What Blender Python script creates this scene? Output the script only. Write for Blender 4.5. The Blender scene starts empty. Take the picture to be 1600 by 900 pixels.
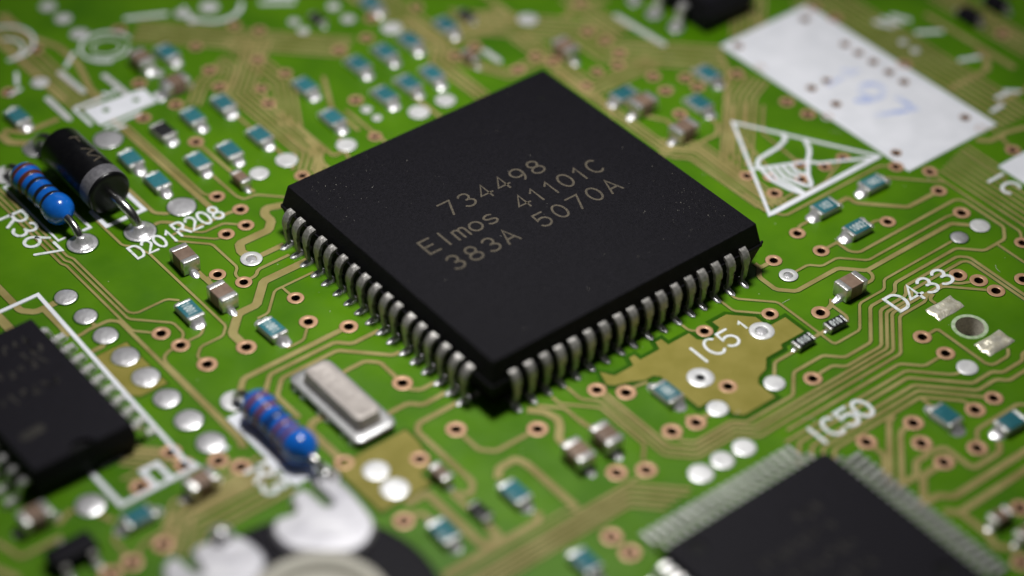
import bpy, bmesh, math, random
from mathutils import Vector, Matrix
from mathutils.geometry import delaunay_2d_cdt

# One Blender unit is one millimetre. z = 0 is the top of the circuit board, x and y run along the edges of the large chip.
SC = bpy.context.scene
COL = SC.collection
SC.unit_settings.scale_length = 0.001

# ------------------------------------------------------------------ camera
cam_data = bpy.data.cameras.new("camera")
cam = bpy.data.objects.new("camera", cam_data)
COL.objects.link(cam)
SC.camera = cam
cam.location = (-80.762, -96.943, 104.064)
cam.rotation_euler = tuple(math.radians(a) for a in (49.5228, -1.0085, -38.8426))
cam_data.sensor_width = 36
cam_data.lens = 81.2
cam_data.clip_start = 1
cam_data.clip_end = 3000
cam_data.dof.use_dof = True
cam_data.dof.focus_distance = 160.9
cam_data.dof.aperture_fstop = 0.0812 / 6.6
# ------------------------------------------------------------------ light
world = bpy.data.worlds.new("World")
SC.world = world
world.use_nodes = True
bg = world.node_tree.nodes["Background"]
bg.inputs[0].default_value = (0.92, 0.96, 1.0, 1)
bg.inputs[1].default_value = 0.022

def area(name, loc, target, sx, sy, power, col):
    d = bpy.data.lights.new(name, 'AREA')
    d.shape = 'RECTANGLE'; d.size = sx; d.size_y = sy; d.energy = power; d.color = col
    o = bpy.data.objects.new(name, d); COL.objects.link(o)
    o.location = loc
    o.rotation_euler = (Vector(target) - Vector(loc)).to_track_quat('-Z', 'Y').to_euler()
    return o
area("softbox_lamp", (0, 6, 92), (-3, -2, 0), 17, 17, 0.385e5, (1.0, 0.985, 0.96)).data.spread = math.radians(112)
area("window_lamp", (150, 185, 200), (0, 5, 0), 200, 110, 0.17e5, (0.95, 0.97, 1.0))
SC.view_settings.view_transform = 'Standard'
SC.view_settings.look = 'None'
SC.view_settings.exposure = 0.0
SC.view_settings.gamma = 1.0
SC.cycles.use_denoising = True
SC.cycles.max_bounces = 6
SC.cycles.sample_clamp_indirect = 4

random.seed(7)

# ------------------------------------------------------------------ layout in millimetres
VIAS=[(-13.4,17.91,1.25),(-12.89,15.62,1.24),(-13.59,13.87,1.23),(-15.25,13.88,1.23),(-18.2,10.53,1.2),(-17.22,8.73,1.24),(-11.01,24.39,1.19),(-12.52,29.33,1.2),(-24.61,7.68,1.29),(-24.22,5.87,1.29),(-23.84,3.19,1.4),
(-20.83,3.02,1.4),(-30.23,-2.39,1.4),(-30.2,-3.88,1.4),(-28.27,-4.87,1.38),(-27.45,-6.19,1.4),(-33.41,-3.8,1.36),(-34.92,-8.9,1.4),(-37.22,-8.99,1.4),(-38.77,-9.04,1.4),(-15.34,5.15,1.23),(-16.06,2.58,1.26),
(-14.18,0.51,1.26),(-14.67,-6.23,1.35),(-14.56,-11.87,1.4),(-22.06,-9.91,1.3),(-18.06,-12.61,1.31),(-22.11,-16.33,1.4),(4.67,-14.66,1.22),(-4.92,-14.62,1.27),(-3.57,-16.0,1.35),(2.17,-19.7,1.28),(-1.83,-20.95,1.4),
(-3.63,-20.61,1.4),(-10.37,-15.09,1.4),(9.45,-16.1,1.24),(-8.92,-21.26,1.4),(-7.27,-22.23,1.4),(-12.81,-25.28,1.4),(-12.79,-26.99,1.4),(22.98,-5.17,1.15),(24.24,-6.53,1.15),(26.1,-6.57,1.15),(20.12,-4.98,1.15),
(21.79,-6.55,1.15),(19.05,-6.56,1.22),(29.64,-8.6,1.16),(28.44,-9.76,1.2),(30.0,-11.72,1.19),(36.93,-13.69,1.21),(28.83,-13.73,1.23),(17.11,-10.92,1.24),(17.06,-13.38,1.23),(23.22,-13.96,1.25),(28.24,-16.52,1.26),
(13.64,-12.09,1.22),(29.14,-21.56,1.24),(22.81,-21.19,1.27),(23.53,-22.48,1.26),(26.12,-24.32,1.26),(23.65,-23.98,1.26),(18.89,-3.79,1.19),(12.3,-18.13,1.28),(16.02,-24.19,1.27),(16.06,-26.31,1.26),(7.17,-22.6,1.33),
(15.31,-31.31,1.28),(13.51,-31.33,1.4),(9.37,-29.69,1.4),(5.67,-29.07,1.4),(8.41,-31.34,1.4),(8.28,-33.43,1.4),(10.93,-33.86,1.4),(9.08,-39.23,1.4),(5.67,-42.39,1.4),(38.57,9.26,1.25),(38.81,7.09,1.25),
(36.76,8.42,1.24),(36.78,3.9,1.15),(36.77,2.39,1.15),(36.81,0.81,1.15),(36.8,-0.94,1.15),(36.75,-2.58,1.15),(38.59,-0.88,1.17),(32.07,1.17,1.15),(30.45,1.22,1.15),(30.46,-1.43,1.15),(27.69,1.11,1.19),(27.87,-1.02,1.18),
(28.86,-2.14,1.18),(37.07,-8.7,1.15),(37.0,-10.4,1.17),(47.93,-2.74,1.24),(29.85,8.91,1.17),(27.22,6.22,1.2),(29.23,5.73,1.16),(23.87,21.17,1.15),(21.69,17.74,1.23),(21.97,15.89,1.22),(21.71,13.9,1.21),
(20.55,12.75,1.21),(18.71,13.07,1.15),(21.74,9.88,1.2),(16.78,12.12,1.15),(21.25,7.89,1.19),(23.62,8.23,1.2),(23.59,6.79,1.19),(20.1,4.95,1.17),(16.22,17.57,1.21),(16.87,16.27,1.21),(13.99,17.05,1.2),(13.0,28.87,1.15),
(7.14,27.72,1.17),(4.46,27.66,1.16),(-0.69,27.63,1.15),(-3.29,27.07,1.15),(-3.99,25.11,1.17),(1.56,21.43,1.22),(-0.02,16.8,1.15),(11.27,21.49,1.16),(13.22,21.53,1.16),(9.09,29.65,1.18),(1.03,33.79,1.15),
(-1.37,30.46,1.15),(-7.09,16.17,1.22),(-0.17,35.56,1.15),(-4.25,34.85,1.15),(-5.12,31.56,1.19),(-5.75,29.25,1.18),(-9.64,29.28,1.17),(-10.39,33.34,1.18),(-7.79,40.53,1.21),(-14.36,42.18,1.2),(-18.9,38.36,1.17)]
PADS=[(-16.08,18.44,2.11,'d'),(-15.4,10.48,1.52,'h'),(-19.94,17.84,2.31,'d'),(-23.86,19.19,2.25,'d'),(-24.14,29.37,2.09,'w'),(-20.84,30.75,1.89,'w'),(-16.04,28.61,2.19,'d'),(-9.46,18.3,1.41,'w'),(-6.94,18.4,1.56,'w'),
(-2.37,17.22,1.53,'w'),(-27.76,14.85,1.58,'d'),(-27.73,12.29,1.65,'d'),(-27.68,9.77,1.68,'d'),(-27.75,7.14,1.87,'d'),(-27.74,4.59,1.9,'d'),(-27.74,2.01,1.84,'d'),(-27.73,-0.6,1.86,'d'),(-27.76,-3.2,1.88,'d'),
(-24.35,-0.92,1.92,'w'),(-36.72,-3.31,1.9,'d'),(-20.89,-11.76,1.7,'w'),(-20.9,-13.77,1.77,'w'),(1.29,-17.96,1.84,'r'),(7.76,-17.05,1.66,'h'),(0.16,-20.85,1.43,'w'),(4.82,-21.37,1.41,'w'),(-0.97,-24.59,1.49,'w'),
(-2.86,-24.59,1.52,'w'),(-4.76,-24.62,1.55,'w'),(13.32,-13.92,1.31,'h'),(28.14,-18.38,1.35,'w'),(25.99,-18.38,1.29,'d'),(16.14,-28.19,1.38,'w'),(9.54,27.59,1.63,'w'),(7.66,32.94,1.03,'w'),(7.55,30.76,1.13,'w'),
(3.86,33.06,0.92,'w'),(3.74,31.56,0.91,'w'),(1.47,19.94,0.83,'w'),(1.47,18.59,0.73,'w'),(6.98,17.23,1.47,'w'),(4.44,17.24,1.56,'w'),(18.98,21.99,1.65,'w'),(27.58,18.81,1.3,'d'),(27.59,16.4,1.35,'d'),
(27.67,13.86,1.34,'d'),(-10.57,46.84,1.33,'w'),(-10.48,44.58,1.32,'w'),(-10.59,41.93,1.41,'w'),(-16.39,38.03,1.27,'w'),(-8.51,33.72,0.99,'d'),(-9.85,31.22,0.68,'w'),(40.71,1.29,0.72,'w'),(40.63,-0.11,0.71,'w'),
(-23.83,-10.34,1.86,'d'),(-0.34,38.92,1.54,'w'),(-2.55,39.45,1.23,'w'),(-2.36,38.15,0.92,'w')]
TRACES=[(0.37,[(-12.89,15.82),(-13.79,15.82),(-15.89,15.82),(-16.99,15.82),(-17.39,17.11),(-18.2,17.92),(-19.15,17.92)]),(0.26,[(-13.57,13.89),(-14.04,14.36),(-14.72,15.04),(-16.42,15.04),(-17.53,16.15),
(-18.39,16.15)]),(0.23,[(-15.25,13.83),(-16.06,13.83),(-17.9,15.67)]),(0.26,[(-18.58,15.49),(-18.11,15.02),(-16.66,13.57),(-16.66,10.36),(-17.25,9.78),(-17.25,8.73)]),(0.73,[(-15.25,10.86),(-15.55,11.53),(-15.11,12.44),
(-13.73,12.44),(-12.61,12.44),(-11.85,13.2),(-11.85,14.13),(-11.36,14.62),(-10.0,14.12)]),(0.27,[(-9.37,14.71),(-11.08,16.42),(-12.0,16.42),(-12.27,17.07),(-12.27,20.18)]),(0.53,[(-14.46,30.93),(-14.46,26.99),
(-14.46,17.67),(-14.46,16.53)]),(0.27,[(-14.0,29.53),(-14.0,26.4),(-14.0,18.71),(-13.3,18.01)]),(0.37,[(-18.01,22.63),(-18.01,19.08),(-17.33,18.4),(-16.08,18.4)]),(0.25,[(-21.73,20.85),(-21.73,17.29),(-21.14,16.7),
(-20.72,15.39),(-20.72,10.7),(-20.72,5.65),(-21.44,4.93),(-23.23,4.93),(-23.97,4.19),(-23.97,3.19)]),(0.23,[(-26.18,29.59),(-26.18,26.76),(-26.18,18.04),(-25.99,17.88),(-25.99,14.79),(-25.99,9.1),(-24.59,7.69)]),
(0.23,[(-25.8,30.26),(-25.8,27.42),(-25.8,18.18),(-25.56,17.99),(-25.56,14.46),(-25.56,10.29),(-23.37,8.11),(-23.37,6.8),(-24.26,5.91)]),(0.23,[(-25.42,30.94),(-25.42,28.08),(-25.42,18.5),(-25.21,18.25),(-25.21,14.17),
(-25.21,10.87),(-24.8,10.47),(-22.4,10.47),(-21.77,9.83)]),(0.6,[(-30.91,20.12),(-30.91,18.37),(-30.91,16.05),(-30.91,15.5),(-30.18,14.77),(-28.69,14.77),(-27.76,14.77)]),(0.6,[(-29.53,14.51),(-29.53,12.04),
(-29.82,11.26)]),(0.74,[(-32.42,18.28),(-32.42,15.72),(-32.42,14.34),(-32.42,13.03)]),(0.29,[(-24.22,5.9),(-25.04,5.9),(-25.72,5.58),(-25.94,5.02),(-25.94,-1.94),(-25.94,-4.04),(-26.21,-5.0)]),(0.35,[(-29.48,10.87),
(-28.74,10.87),(-28.43,10.99),(-26.71,10.99),(-26.16,10.44),(-26.16,-0.83),(-26.16,-3.04),(-26.16,-4.06),(-26.47,-4.8)]),(0.44,[(-27.6,9.69),(-28.33,8.96),(-28.96,8.96),(-29.43,8.96)]),(0.35,[(-27.71,12.29),
(-27.71,11.01)]),(0.25,[(-21.92,6.54),(-22.52,5.94),(-23.54,5.94),(-24.22,5.94)]),(0.7,[(-12.07,7.97),(-16.08,7.97),(-17.85,6.2),(-19.36,6.2),(-20.83,4.73),(-20.83,3.02)]),(0.46,[(-18.2,10.55),(-19.13,10.55),
(-19.13,11.23),(-19.13,11.72)]),(0.46,[(-19.11,10.58),(-19.11,9.71)]),(0.52,[(-12.65,10.43),(-15.4,10.43)]),(0.31,[(-13.0,9.27),(-15.67,9.27),(-16.13,8.81),(-17.22,8.81)]),(0.25,[(-12.73,6.69),(-15.58,6.69),
(-16.03,6.69),(-17.72,4.99),(-18.61,4.99)]),(0.25,[(-15.42,6.59),(-15.42,5.99),(-15.42,5.15)]),(0.25,[(-16.05,2.57),(-16.41,2.21),(-17.36,1.26),(-18.74,1.26)]),(0.49,[(-14.18,0.54),(-14.72,0.54),(-21.79,0.54),
(-22.71,0.54),(-23.29,-0.04),(-24.05,-0.79)]),(0.4,[(-12.77,-1.05),(-13.3,-1.05),(-15.0,-1.05),(-15.86,-0.2),(-21.11,-0.2),(-22.27,-1.36),(-23.5,-2.59)]),(0.39,[(-12.95,-3.67),(-13.5,-3.67),(-16.19,-0.98),
(-17.49,-0.98),(-20.7,-0.98),(-21.92,-2.19),(-21.92,-4.79)]),(0.39,[(-17.26,-3.05),(-16.95,-2.97),(-15.37,-2.97),(-14.63,-3.71),(-14.63,-6.23)]),(0.39,[(-14.71,-6.23),(-14.71,-6.92),(-14.12,-7.5),(-12.93,-7.5)]),
(0.43,[(-12.96,-8.67),(-13.27,-8.73),(-14.86,-8.73),(-15.59,-8.01),(-17.22,-8.01)]),(0.46,[(-12.97,-9.95),(-13.41,-9.95),(-16.14,-9.95),(-16.66,-10.48),(-16.66,-16.33),(-17.44,-17.11),(-18.27,-16.27),(-18.27,-18.52)]),
(0.38,[(-14.56,-11.87),(-14.56,-12.84),(-14.56,-14.26),(-13.76,-15.06),(-12.47,-15.06),(-10.37,-15.06)]),(0.61,[(-15.23,-17.04),(-14.55,-16.36),(-13.2,-16.36),(-12.94,-17.23),(-12.94,-22.05)]),(0.58,[(-15.02,-20.88),
(-15.64,-21.5),(-21.1,-21.5),(-22.96,-21.5)]),(0.63,[(-21.16,-15.31),(-19.54,-15.31),(-19.54,-21.02),(-18.27,-21.02),(-18.27,-19.92)]),(0.46,[(-22.11,-16.29),(-21.12,-16.29),(-20.79,-16.62),(-20.79,-17.42)]),
(0.25,[(-7.27,-22.23),(-7.96,-22.42),(-12.87,-22.42),(-13.51,-21.78),(-23.62,-21.78)]),(0.3,[(-6.16,-25.26),(-8.94,-22.48),(-24.91,-22.48)]),(0.3,[(-6.63,-25.49),(-9.26,-22.86),(-24.73,-22.86)]),(0.3,[(-7.37,-25.41),
(-9.56,-23.22),(-24.55,-23.22)]),(0.3,[(-7.98,-25.48),(-9.86,-23.6),(-24.38,-23.6)]),(0.3,[(-8.58,-25.56),(-10.17,-23.97),(-24.2,-23.97)]),(0.62,[(-9.79,-13.31),(-9.01,-14.1),(-8.72,-15.19),(-9.11,-15.86),
(-9.89,-16.64),(-9.89,-17.57)]),(0.34,[(-9.0,-13.4),(-8.39,-14.01),(-7.73,-14.67),(-7.73,-16.77),(-7.13,-17.37)]),(0.33,[(-7.8,-17.9),(-7.8,-17.54),(-7.43,-17.17),(-6.64,-17.49),(-6.64,-18.08)]),(0.33,[(-7.63,-16.03),
(-7.63,-17.63)]),(0.29,[(-7.71,-13.33),(-7.71,-14.17),(-5.85,-16.04),(-5.85,-20.44),(-6.86,-21.45)]),(0.29,[(-6.34,-13.12),(-6.34,-14.67),(-5.47,-15.55),(-5.47,-21.93),(-3.98,-23.42),(-0.55,-23.42),(0.5,-24.47),
(1.79,-24.47),(13.62,-24.47),(16.37,-21.73),(18.97,-21.73),(19.32,-21.38),(21.07,-21.38),(23.26,-23.57),(23.66,-23.97)]),(0.3,[(-5.02,-14.62),(-5.02,-15.48),(-5.02,-21.71),(-3.72,-23.01),(-0.32,-23.01),(0.62,-23.95),
(1.95,-23.95),(13.43,-23.95),(16.18,-21.19),(19.08,-21.19),(20.47,-21.19),(21.53,-21.19),(22.24,-21.91),(23.53,-22.48)]),(0.3,[(-4.66,-15.23),(-4.66,-21.42),(-3.45,-22.63),(-0.07,-22.63),(0.82,-23.53),(2.32,-23.53),
(13.3,-23.53),(15.95,-20.89),(18.44,-20.89),(19.0,-20.33),(24.22,-20.33),(24.55,-20.65),(24.55,-25.79),(24.55,-27.61)]),(0.31,[(-3.71,-20.61),(-3.71,-21.67),(-3.1,-22.27),(0.07,-22.27),(0.77,-22.97),(4.99,-22.97),
(6.59,-21.37),(9.33,-21.37),(10.38,-22.42),(12.84,-22.42),(15.48,-19.78),(17.94,-19.78),(18.66,-19.06),(24.92,-19.06),(26.34,-20.48),(28.44,-20.48),(29.44,-19.49),(29.44,-15.58),(29.02,-15.16),(19.11,-15.16),
(18.62,-14.67),(18.62,-13.39)]),(0.26,[(27.59,-20.52),(27.59,-23.07),(27.59,-24.85)]),(0.25,[(8.7,-12.91),(8.7,-13.49),(10.74,-15.53),(10.74,-20.99),(11.03,-21.06),(13.17,-21.06),(15.14,-19.09),(17.58,-19.09),
(18.34,-18.33),(25.27,-18.33),(25.99,-18.33)]),(0.25,[(7.68,-12.85),(7.68,-13.52),(7.68,-14.33),(9.45,-16.1)]),(0.25,[(3.88,-13.24),(3.88,-13.96),(4.63,-14.71)]),(0.31,[(7.17,-22.49),(8.1,-22.49),(9.14,-22.49),
(9.77,-23.12),(13.15,-23.12),(15.79,-20.47),(18.3,-20.47),(19.04,-19.74),(24.31,-19.74),(24.91,-20.34),(24.91,-25.51),(24.91,-27.34)]),(0.3,[(2.35,-25.12),(12.82,-25.12),(14.02,-26.32),(16.06,-26.32)]),
(0.41,[(12.3,-18.15),(13.01,-18.15),(13.49,-18.03),(13.93,-17.59)]),(0.3,[(13.47,-18.02),(13.47,-19.54),(13.05,-19.96)]),(0.35,[(10.06,-19.68),(11.61,-19.68)]),(0.3,[(8.29,-19.88),(6.27,-19.88),(4.8,-21.35)]),
(0.41,[(12.34,-11.52),(12.34,-12.08),(13.64,-12.08)]),(0.42,[(12.27,-12.05),(11.57,-12.76),(11.57,-14.47),(12.56,-15.47),(16.64,-15.47),(18.07,-16.9),(26.7,-16.9),(28.16,-18.37)]),(0.31,[(18.1,-16.86),(18.1,-17.45),
(17.67,-17.88),(16.84,-17.88)]),(0.26,[(13.32,-13.91),(15.22,-13.91),(15.92,-14.62),(17.41,-14.62),(18.96,-16.16),(27.15,-16.16),(28.24,-16.52)]),(0.32,[(17.06,-13.42),(19.35,-13.42)]),(0.32,[(17.18,-10.99),
(17.76,-10.41),(19.47,-10.41)]),(0.32,[(23.27,-13.91),(22.7,-13.34),(21.78,-13.34)]),(0.43,[(28.83,-13.65),(25.61,-13.65),(22.95,-11.0),(22.95,-10.19),(21.98,-10.19)]),(0.27,[(17.13,-5.25),(17.13,-7.76),(17.86,-8.93),
(27.57,-8.93),(28.42,-9.78)]),(0.25,[(16.47,3.26),(18.39,1.33),(18.39,-1.28),(18.39,-7.4),(20.17,-7.4)]),(0.24,[(16.21,2.61),(17.95,0.88),(17.95,-6.5),(17.94,-7.24),(18.58,-7.88),(22.9,-7.88),(26.1,-6.57)]),
(0.25,[(16.15,1.82),(17.39,0.58),(17.39,-6.79)]),(0.25,[(15.95,1.23),(16.89,0.29),(16.89,-7.03)]),(0.33,[(24.14,3.81),(18.92,-1.41),(18.92,-2.49),(18.92,-3.79)]),(0.28,[(24.17,3.26),(19.78,-1.12),(19.78,-2.12)]),
(0.28,[(25.19,3.01),(23.14,0.96)]),(0.28,[(25.78,2.56),(23.44,0.22)]),(0.28,[(25.97,1.92),(23.41,-0.64),(23.41,-5.17)]),(0.27,[(22.03,0.77),(20.77,-4.26)]),(0.27,[(29.98,-13.29),(26.86,-10.17),(25.77,-10.17)]),
(0.27,[(29.99,-11.72),(29.99,-13.28),(29.99,-20.58),(29.08,-21.5)]),(0.27,[(30.72,-12.06),(30.72,-20.25),(30.72,-22.03)]),(0.27,[(31.28,-11.91),(31.28,-19.75),(31.28,-21.54)]),(0.27,[(31.85,-11.76),(31.85,-19.25),
(31.85,-21.05)]),(0.27,[(32.42,-11.61),(32.42,-18.75),(32.42,-20.56)]),(0.27,[(32.99,-11.46),(32.99,-18.24),(32.99,-20.06)]),(0.27,[(33.59,-11.31),(33.59,-17.73),(33.59,-19.5)]),(0.27,[(34.04,-11.24),(34.04,-15.76)]),
(0.27,[(34.6,-11.17),(34.6,-14.32)]),(0.5,[(35.67,-11.13),(36.42,-11.88),(38.27,-11.88),(39.75,-12.3),(41.04,-13.09)]),(0.31,[(19.92,-21.53),(19.3,-21.75),(19.3,-22.35)]),(0.3,[(16.02,-24.23),(16.74,-24.23),
(17.45,-24.23),(17.45,-24.82),(17.45,-28.76),(17.79,-29.09),(19.24,-29.09),(19.77,-28.56)]),(0.3,[(16.14,-28.24),(15.34,-28.24),(14.81,-28.03),(12.65,-25.87),(8.07,-25.87),(1.48,-25.87)]),(0.34,[(22.77,-29.52),
(20.12,-29.52),(19.66,-29.98),(17.68,-29.98),(17.17,-29.48),(15.29,-29.48),(12.25,-26.43),(8.35,-26.43),(3.07,-26.43),(2.17,-26.43),(0.8,-27.81)]),(0.34,[(21.53,-30.77),(17.42,-30.77),(16.81,-30.16),(15.02,-30.16),
(12.03,-27.18),(8.71,-27.18),(3.66,-27.18),(2.59,-27.18),(1.57,-28.2)]),(0.33,[(15.39,-31.24),(11.88,-27.73),(8.52,-27.73),(4.48,-27.73),(3.08,-27.73),(2.16,-28.65)]),(0.33,[(13.56,-31.33),(13.56,-30.28),(11.53,-28.26),
(8.32,-28.26),(4.6,-28.26),(3.55,-28.26),(2.6,-29.21),(2.4,-29.78)]),(0.34,[(11.49,-28.32),(11.49,-29.46)]),(0.48,[(8.83,-28.42),(8.16,-28.65),(3.99,-32.82)]),(0.48,[(9.37,-29.7),(8.33,-29.7),(7.88,-29.95),
(4.37,-33.47)]),(0.43,[(5.7,-29.07),(5.7,-29.85),(5.7,-30.58),(4.3,-31.98)]),(0.52,[(8.41,-31.34),(8.0,-32.3),(6.87,-32.3),(5.96,-33.2),(4.23,-33.2)]),(0.47,[(8.13,-32.17),(9.3,-32.52),(9.3,-34.76),(9.56,-35.01),
(11.81,-35.01),(12.51,-34.31)]),(0.56,[(8.28,-33.47),(6.27,-33.47),(4.44,-35.3)]),(0.56,[(15.58,-35.95),(13.13,-35.95),(6.49,-35.95),(5.77,-35.24),(4.1,-35.24)]),(0.55,[(14.22,-37.12),(11.8,-37.12),(5.72,-37.12),
(5.05,-36.45)]),(0.55,[(5.77,-37.16),(5.77,-39.51),(5.33,-40.46),(6.31,-41.44)]),(0.34,[(10.96,-33.89),(12.17,-32.68),(16.13,-32.68),(17.17,-33.71)]),(0.62,[(-22.08,-9.91),(-22.08,-7.4),(-22.08,-6.16),(-21.56,-5.65),
(-20.68,-5.65)]),(0.39,[(-1.83,-20.9),(0.16,-20.9)]),(0.29,[(-3.57,-15.94),(-2.52,-15.94),(-1.79,-16.14)]),(0.34,[(-1.93,-20.07),(-1.93,-20.95)]),(0.33,[(-30.26,-2.41),(-31.6,-1.07),(-32.88,-1.07)]),
(0.23,[(-30.29,-3.07),(-32.18,-1.18)]),(0.28,[(-30.26,-3.94),(-31.62,-2.58),(-34.01,-2.58)]),(0.37,[(-34.99,-8.83),(-33.51,-7.35),(-32.2,-6.93),(-26.86,-6.93),(-25.57,-6.6)]),(0.32,[(-34.8,-9.59),(-33.48,-8.27),
(-32.19,-7.97),(-26.32,-7.97)]),(0.31,[(-37.14,-8.99),(-37.14,-7.96),(-37.14,-6.77),(-36.8,-6.42)]),(0.4,[(-39.45,-4.54),(-42.3,-4.54),(-42.74,-2.75),(-43.4,-1.56)]),(0.32,[(-37.22,-8.99),(-35.82,-8.13),(-35.23,-8.0),
(-33.71,-8.0)]),(0.53,[(-44.44,-3.43),(-43.26,-6.0)]),(0.41,[(-39.15,-3.49),(-37.9,-2.96),(-36.79,-4.07),(-36.28,-5.39)]),(0.41,[(-27.97,-6.18),(-28.54,-7.7),(-30.79,-7.7),(-32.03,-7.7)]),(0.76,[(-22.04,34.09),
(-22.04,32.8),(-21.14,31.91),(-20.29,31.52)]),(0.55,[(-21.67,34.32),(-20.46,33.11),(-18.63,33.11),(-17.64,33.11)]),(0.57,[(-13.92,48.03),(-13.92,44.11),(-12.77,41.34),(-12.77,38.39),(-13.75,34.99),(-13.75,33.32)]),
(0.68,[(-16.11,45.85),(-16.11,41.63),(-16.11,38.85),(-16.11,34.8)]),(0.39,[(-3.29,27.07),(-3.98,24.78),(-3.98,22.83),(-4.49,21.62)]),(0.38,[(-3.88,23.65),(-3.88,16.74),(-2.76,16.74)]),(0.33,[(-4.77,29.18),(-6.78,27.16),
(-6.78,23.43),(-6.78,18.6),(-7.56,17.82)]),(0.32,[(-10.97,24.39),(-10.97,22.51),(-10.97,18.32),(-10.97,16.66)]),(0.38,[(-5.04,21.05),(-5.04,16.33),(-5.04,14.81)]),(0.33,[(0.18,20.86),(0.18,17.69),(0.18,14.13)]),
(0.39,[(1.39,25.5),(-0.53,21.63),(-0.53,18.13)]),(0.33,[(-4.11,19.81),(-5.29,16.72),(-6.65,15.37)]),(0.33,[(-3.83,19.8),(-4.99,16.49),(-6.35,15.14)]),(0.33,[(-2.21,18.35),(-3.17,15.8)]),(0.39,[(5.37,19.4),(5.37,17.81),
(5.37,15.31)]),(0.48,[(18.38,23.54),(18.38,25.57),(18.38,27.31)]),(0.39,[(16.29,9.71),(17.66,8.34),(17.66,6.74),(18.8,4.79),(17.83,2.98)]),(0.39,[(21.53,3.16),(21.53,2.24),(20.64,1.34),(17.98,1.34)]),
(0.4,[(16.43,15.48),(16.43,13.55),(16.43,9.78),(15.79,7.62)]),(0.6,[(21.31,20.32),(23.32,21.12),(26.0,20.25)]),(0.46,[(27.99,8.99),(26.97,7.0),(23.66,3.68)]),(0.48,[(33.75,9.94),(33.75,12.91),(32.87,16.2)]),
(0.58,[(38.79,-5.37),(43.26,-5.37),(44.49,-4.14),(44.49,-3.06)]),(0.59,[(45.14,-6.56),(45.14,-1.36),(45.14,3.06)]),(0.6,[(48.74,-4.18),(48.74,-0.43),(48.74,4.06)]),(0.46,[(40.38,-9.01),(43.56,-9.01),(45.74,-9.01)]),
(0.39,[(36.95,-13.7),(37.23,-12.62),(37.58,-11.66)]),(0.54,[(10.41,29.8),(9.52,32.17),(9.52,34.64)]),(0.3,[(-0.16,33.57),(-3.44,30.29),(-5.88,27.85),(-5.88,24.86),(-5.88,18.55),(-7.28,17.16)]),(0.3,[(0.16,33.25),
(-3.12,29.97),(-5.42,27.66),(-5.42,24.86),(-5.42,18.36),(-6.95,16.83)]),(0.3,[(0.49,32.92),(-2.79,29.64),(-4.96,27.47),(-4.96,24.86),(-4.96,18.17),(-6.63,16.51)]),(0.3,[(0.81,32.59),(-2.46,29.32),(-4.5,27.28),
(-4.5,24.86),(-4.5,17.98),(-6.3,16.18)]),(0.3,[(1.14,32.27),(-2.14,28.99),(-4.04,27.09),(-4.04,24.86),(-4.04,17.79),(-5.98,15.86)]),(0.28,[(-8.29,28.07),(-6.27,30.1),(-3.9,31.24),(-3.98,30.9),(-5.64,29.24)]),
(0.28,[(-8.62,28.4),(-6.53,30.49),(-3.52,31.82),(-3.52,30.71),(-5.32,28.91)]),(0.28,[(-8.95,28.72),(-6.8,30.87),(-3.14,32.4),(-3.06,30.52),(-4.99,28.59)]),(0.32,[(-7.79,38.7),(-4.47,35.38),(-0.22,31.13),(4.41,26.5)]),
(0.32,[(-7.42,39.07),(-4.1,35.74),(0.15,31.5),(4.78,26.87)]),(0.32,[(-7.05,39.43),(-3.73,36.11),(0.51,31.87),(5.15,27.23)]),(0.32,[(-6.68,39.8),(-3.36,36.48),(0.88,32.23),(5.51,27.6)]),(0.32,[(-6.32,40.17),(-3.0,36.85),
(1.25,32.6),(5.88,27.97)]),(0.32,[(-5.95,40.54),(-2.63,37.22),(1.62,32.97),(6.25,28.34)]),(0.36,[(10.64,28.13),(10.64,23.43),(9.11,21.9),(9.11,15.96)]),(0.36,[(11.14,28.13),(11.14,23.22),(9.61,21.69),(9.61,15.96)]),
(0.36,[(11.64,28.13),(11.64,23.02),(10.11,21.49),(10.11,15.96)]),(0.36,[(12.59,24.72),(16.34,20.97),(19.86,17.45),(19.86,14.03),(26.62,7.27)]),(0.36,[(13.03,25.16),(16.78,21.41),(20.48,17.71),(20.48,14.29),
(27.06,7.71)]),(0.36,[(13.46,25.6),(17.22,21.84),(21.1,17.96),(21.1,14.54),(27.49,8.15)]),(0.36,[(13.9,26.04),(17.66,22.28),(21.72,18.22),(21.72,14.8),(27.93,8.59)]),(0.36,[(14.34,26.47),(18.09,22.72),(22.34,18.48),
(22.34,15.06),(28.37,9.03)]),(0.36,[(14.78,26.91),(18.53,23.16),(22.96,18.73),(22.96,15.31),(28.81,9.46)]),(0.26,[(1.64,14.56),(11.85,14.56)]),(0.26,[(1.64,14.92),(11.85,14.92)]),(0.26,[(1.64,15.28),(11.85,15.28)]),
(0.28,[(15.9,15.22),(15.9,7.8),(15.9,1.76)]),(0.28,[(16.3,15.22),(16.3,7.8),(16.3,1.76)]),(0.28,[(16.7,15.22),(16.7,7.8),(16.7,1.76)]),(0.3,[(34.83,14.69),(30.34,10.2)]),(0.3,[(35.18,14.34),(30.69,9.85)]),
(0.3,[(35.53,13.99),(31.04,9.5)]),(0.3,[(35.89,13.63),(31.4,9.14)]),(0.3,[(36.24,13.28),(31.75,8.79)]),(0.3,[(36.59,12.93),(32.1,8.44)]),(0.34,[(37.63,10.76),(37.63,-0.11),(37.63,-11.34)]),(0.34,[(38.25,10.76),
(38.25,-0.11),(38.25,-11.34)]),(0.34,[(38.87,10.76),(38.87,-0.11),(38.87,-11.34)]),(0.34,[(39.49,10.76),(39.49,-0.11),(39.49,-11.34)]),(0.34,[(40.11,10.76),(40.11,-0.11),(40.11,-11.34)]),(0.34,[(40.73,10.76),
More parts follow.
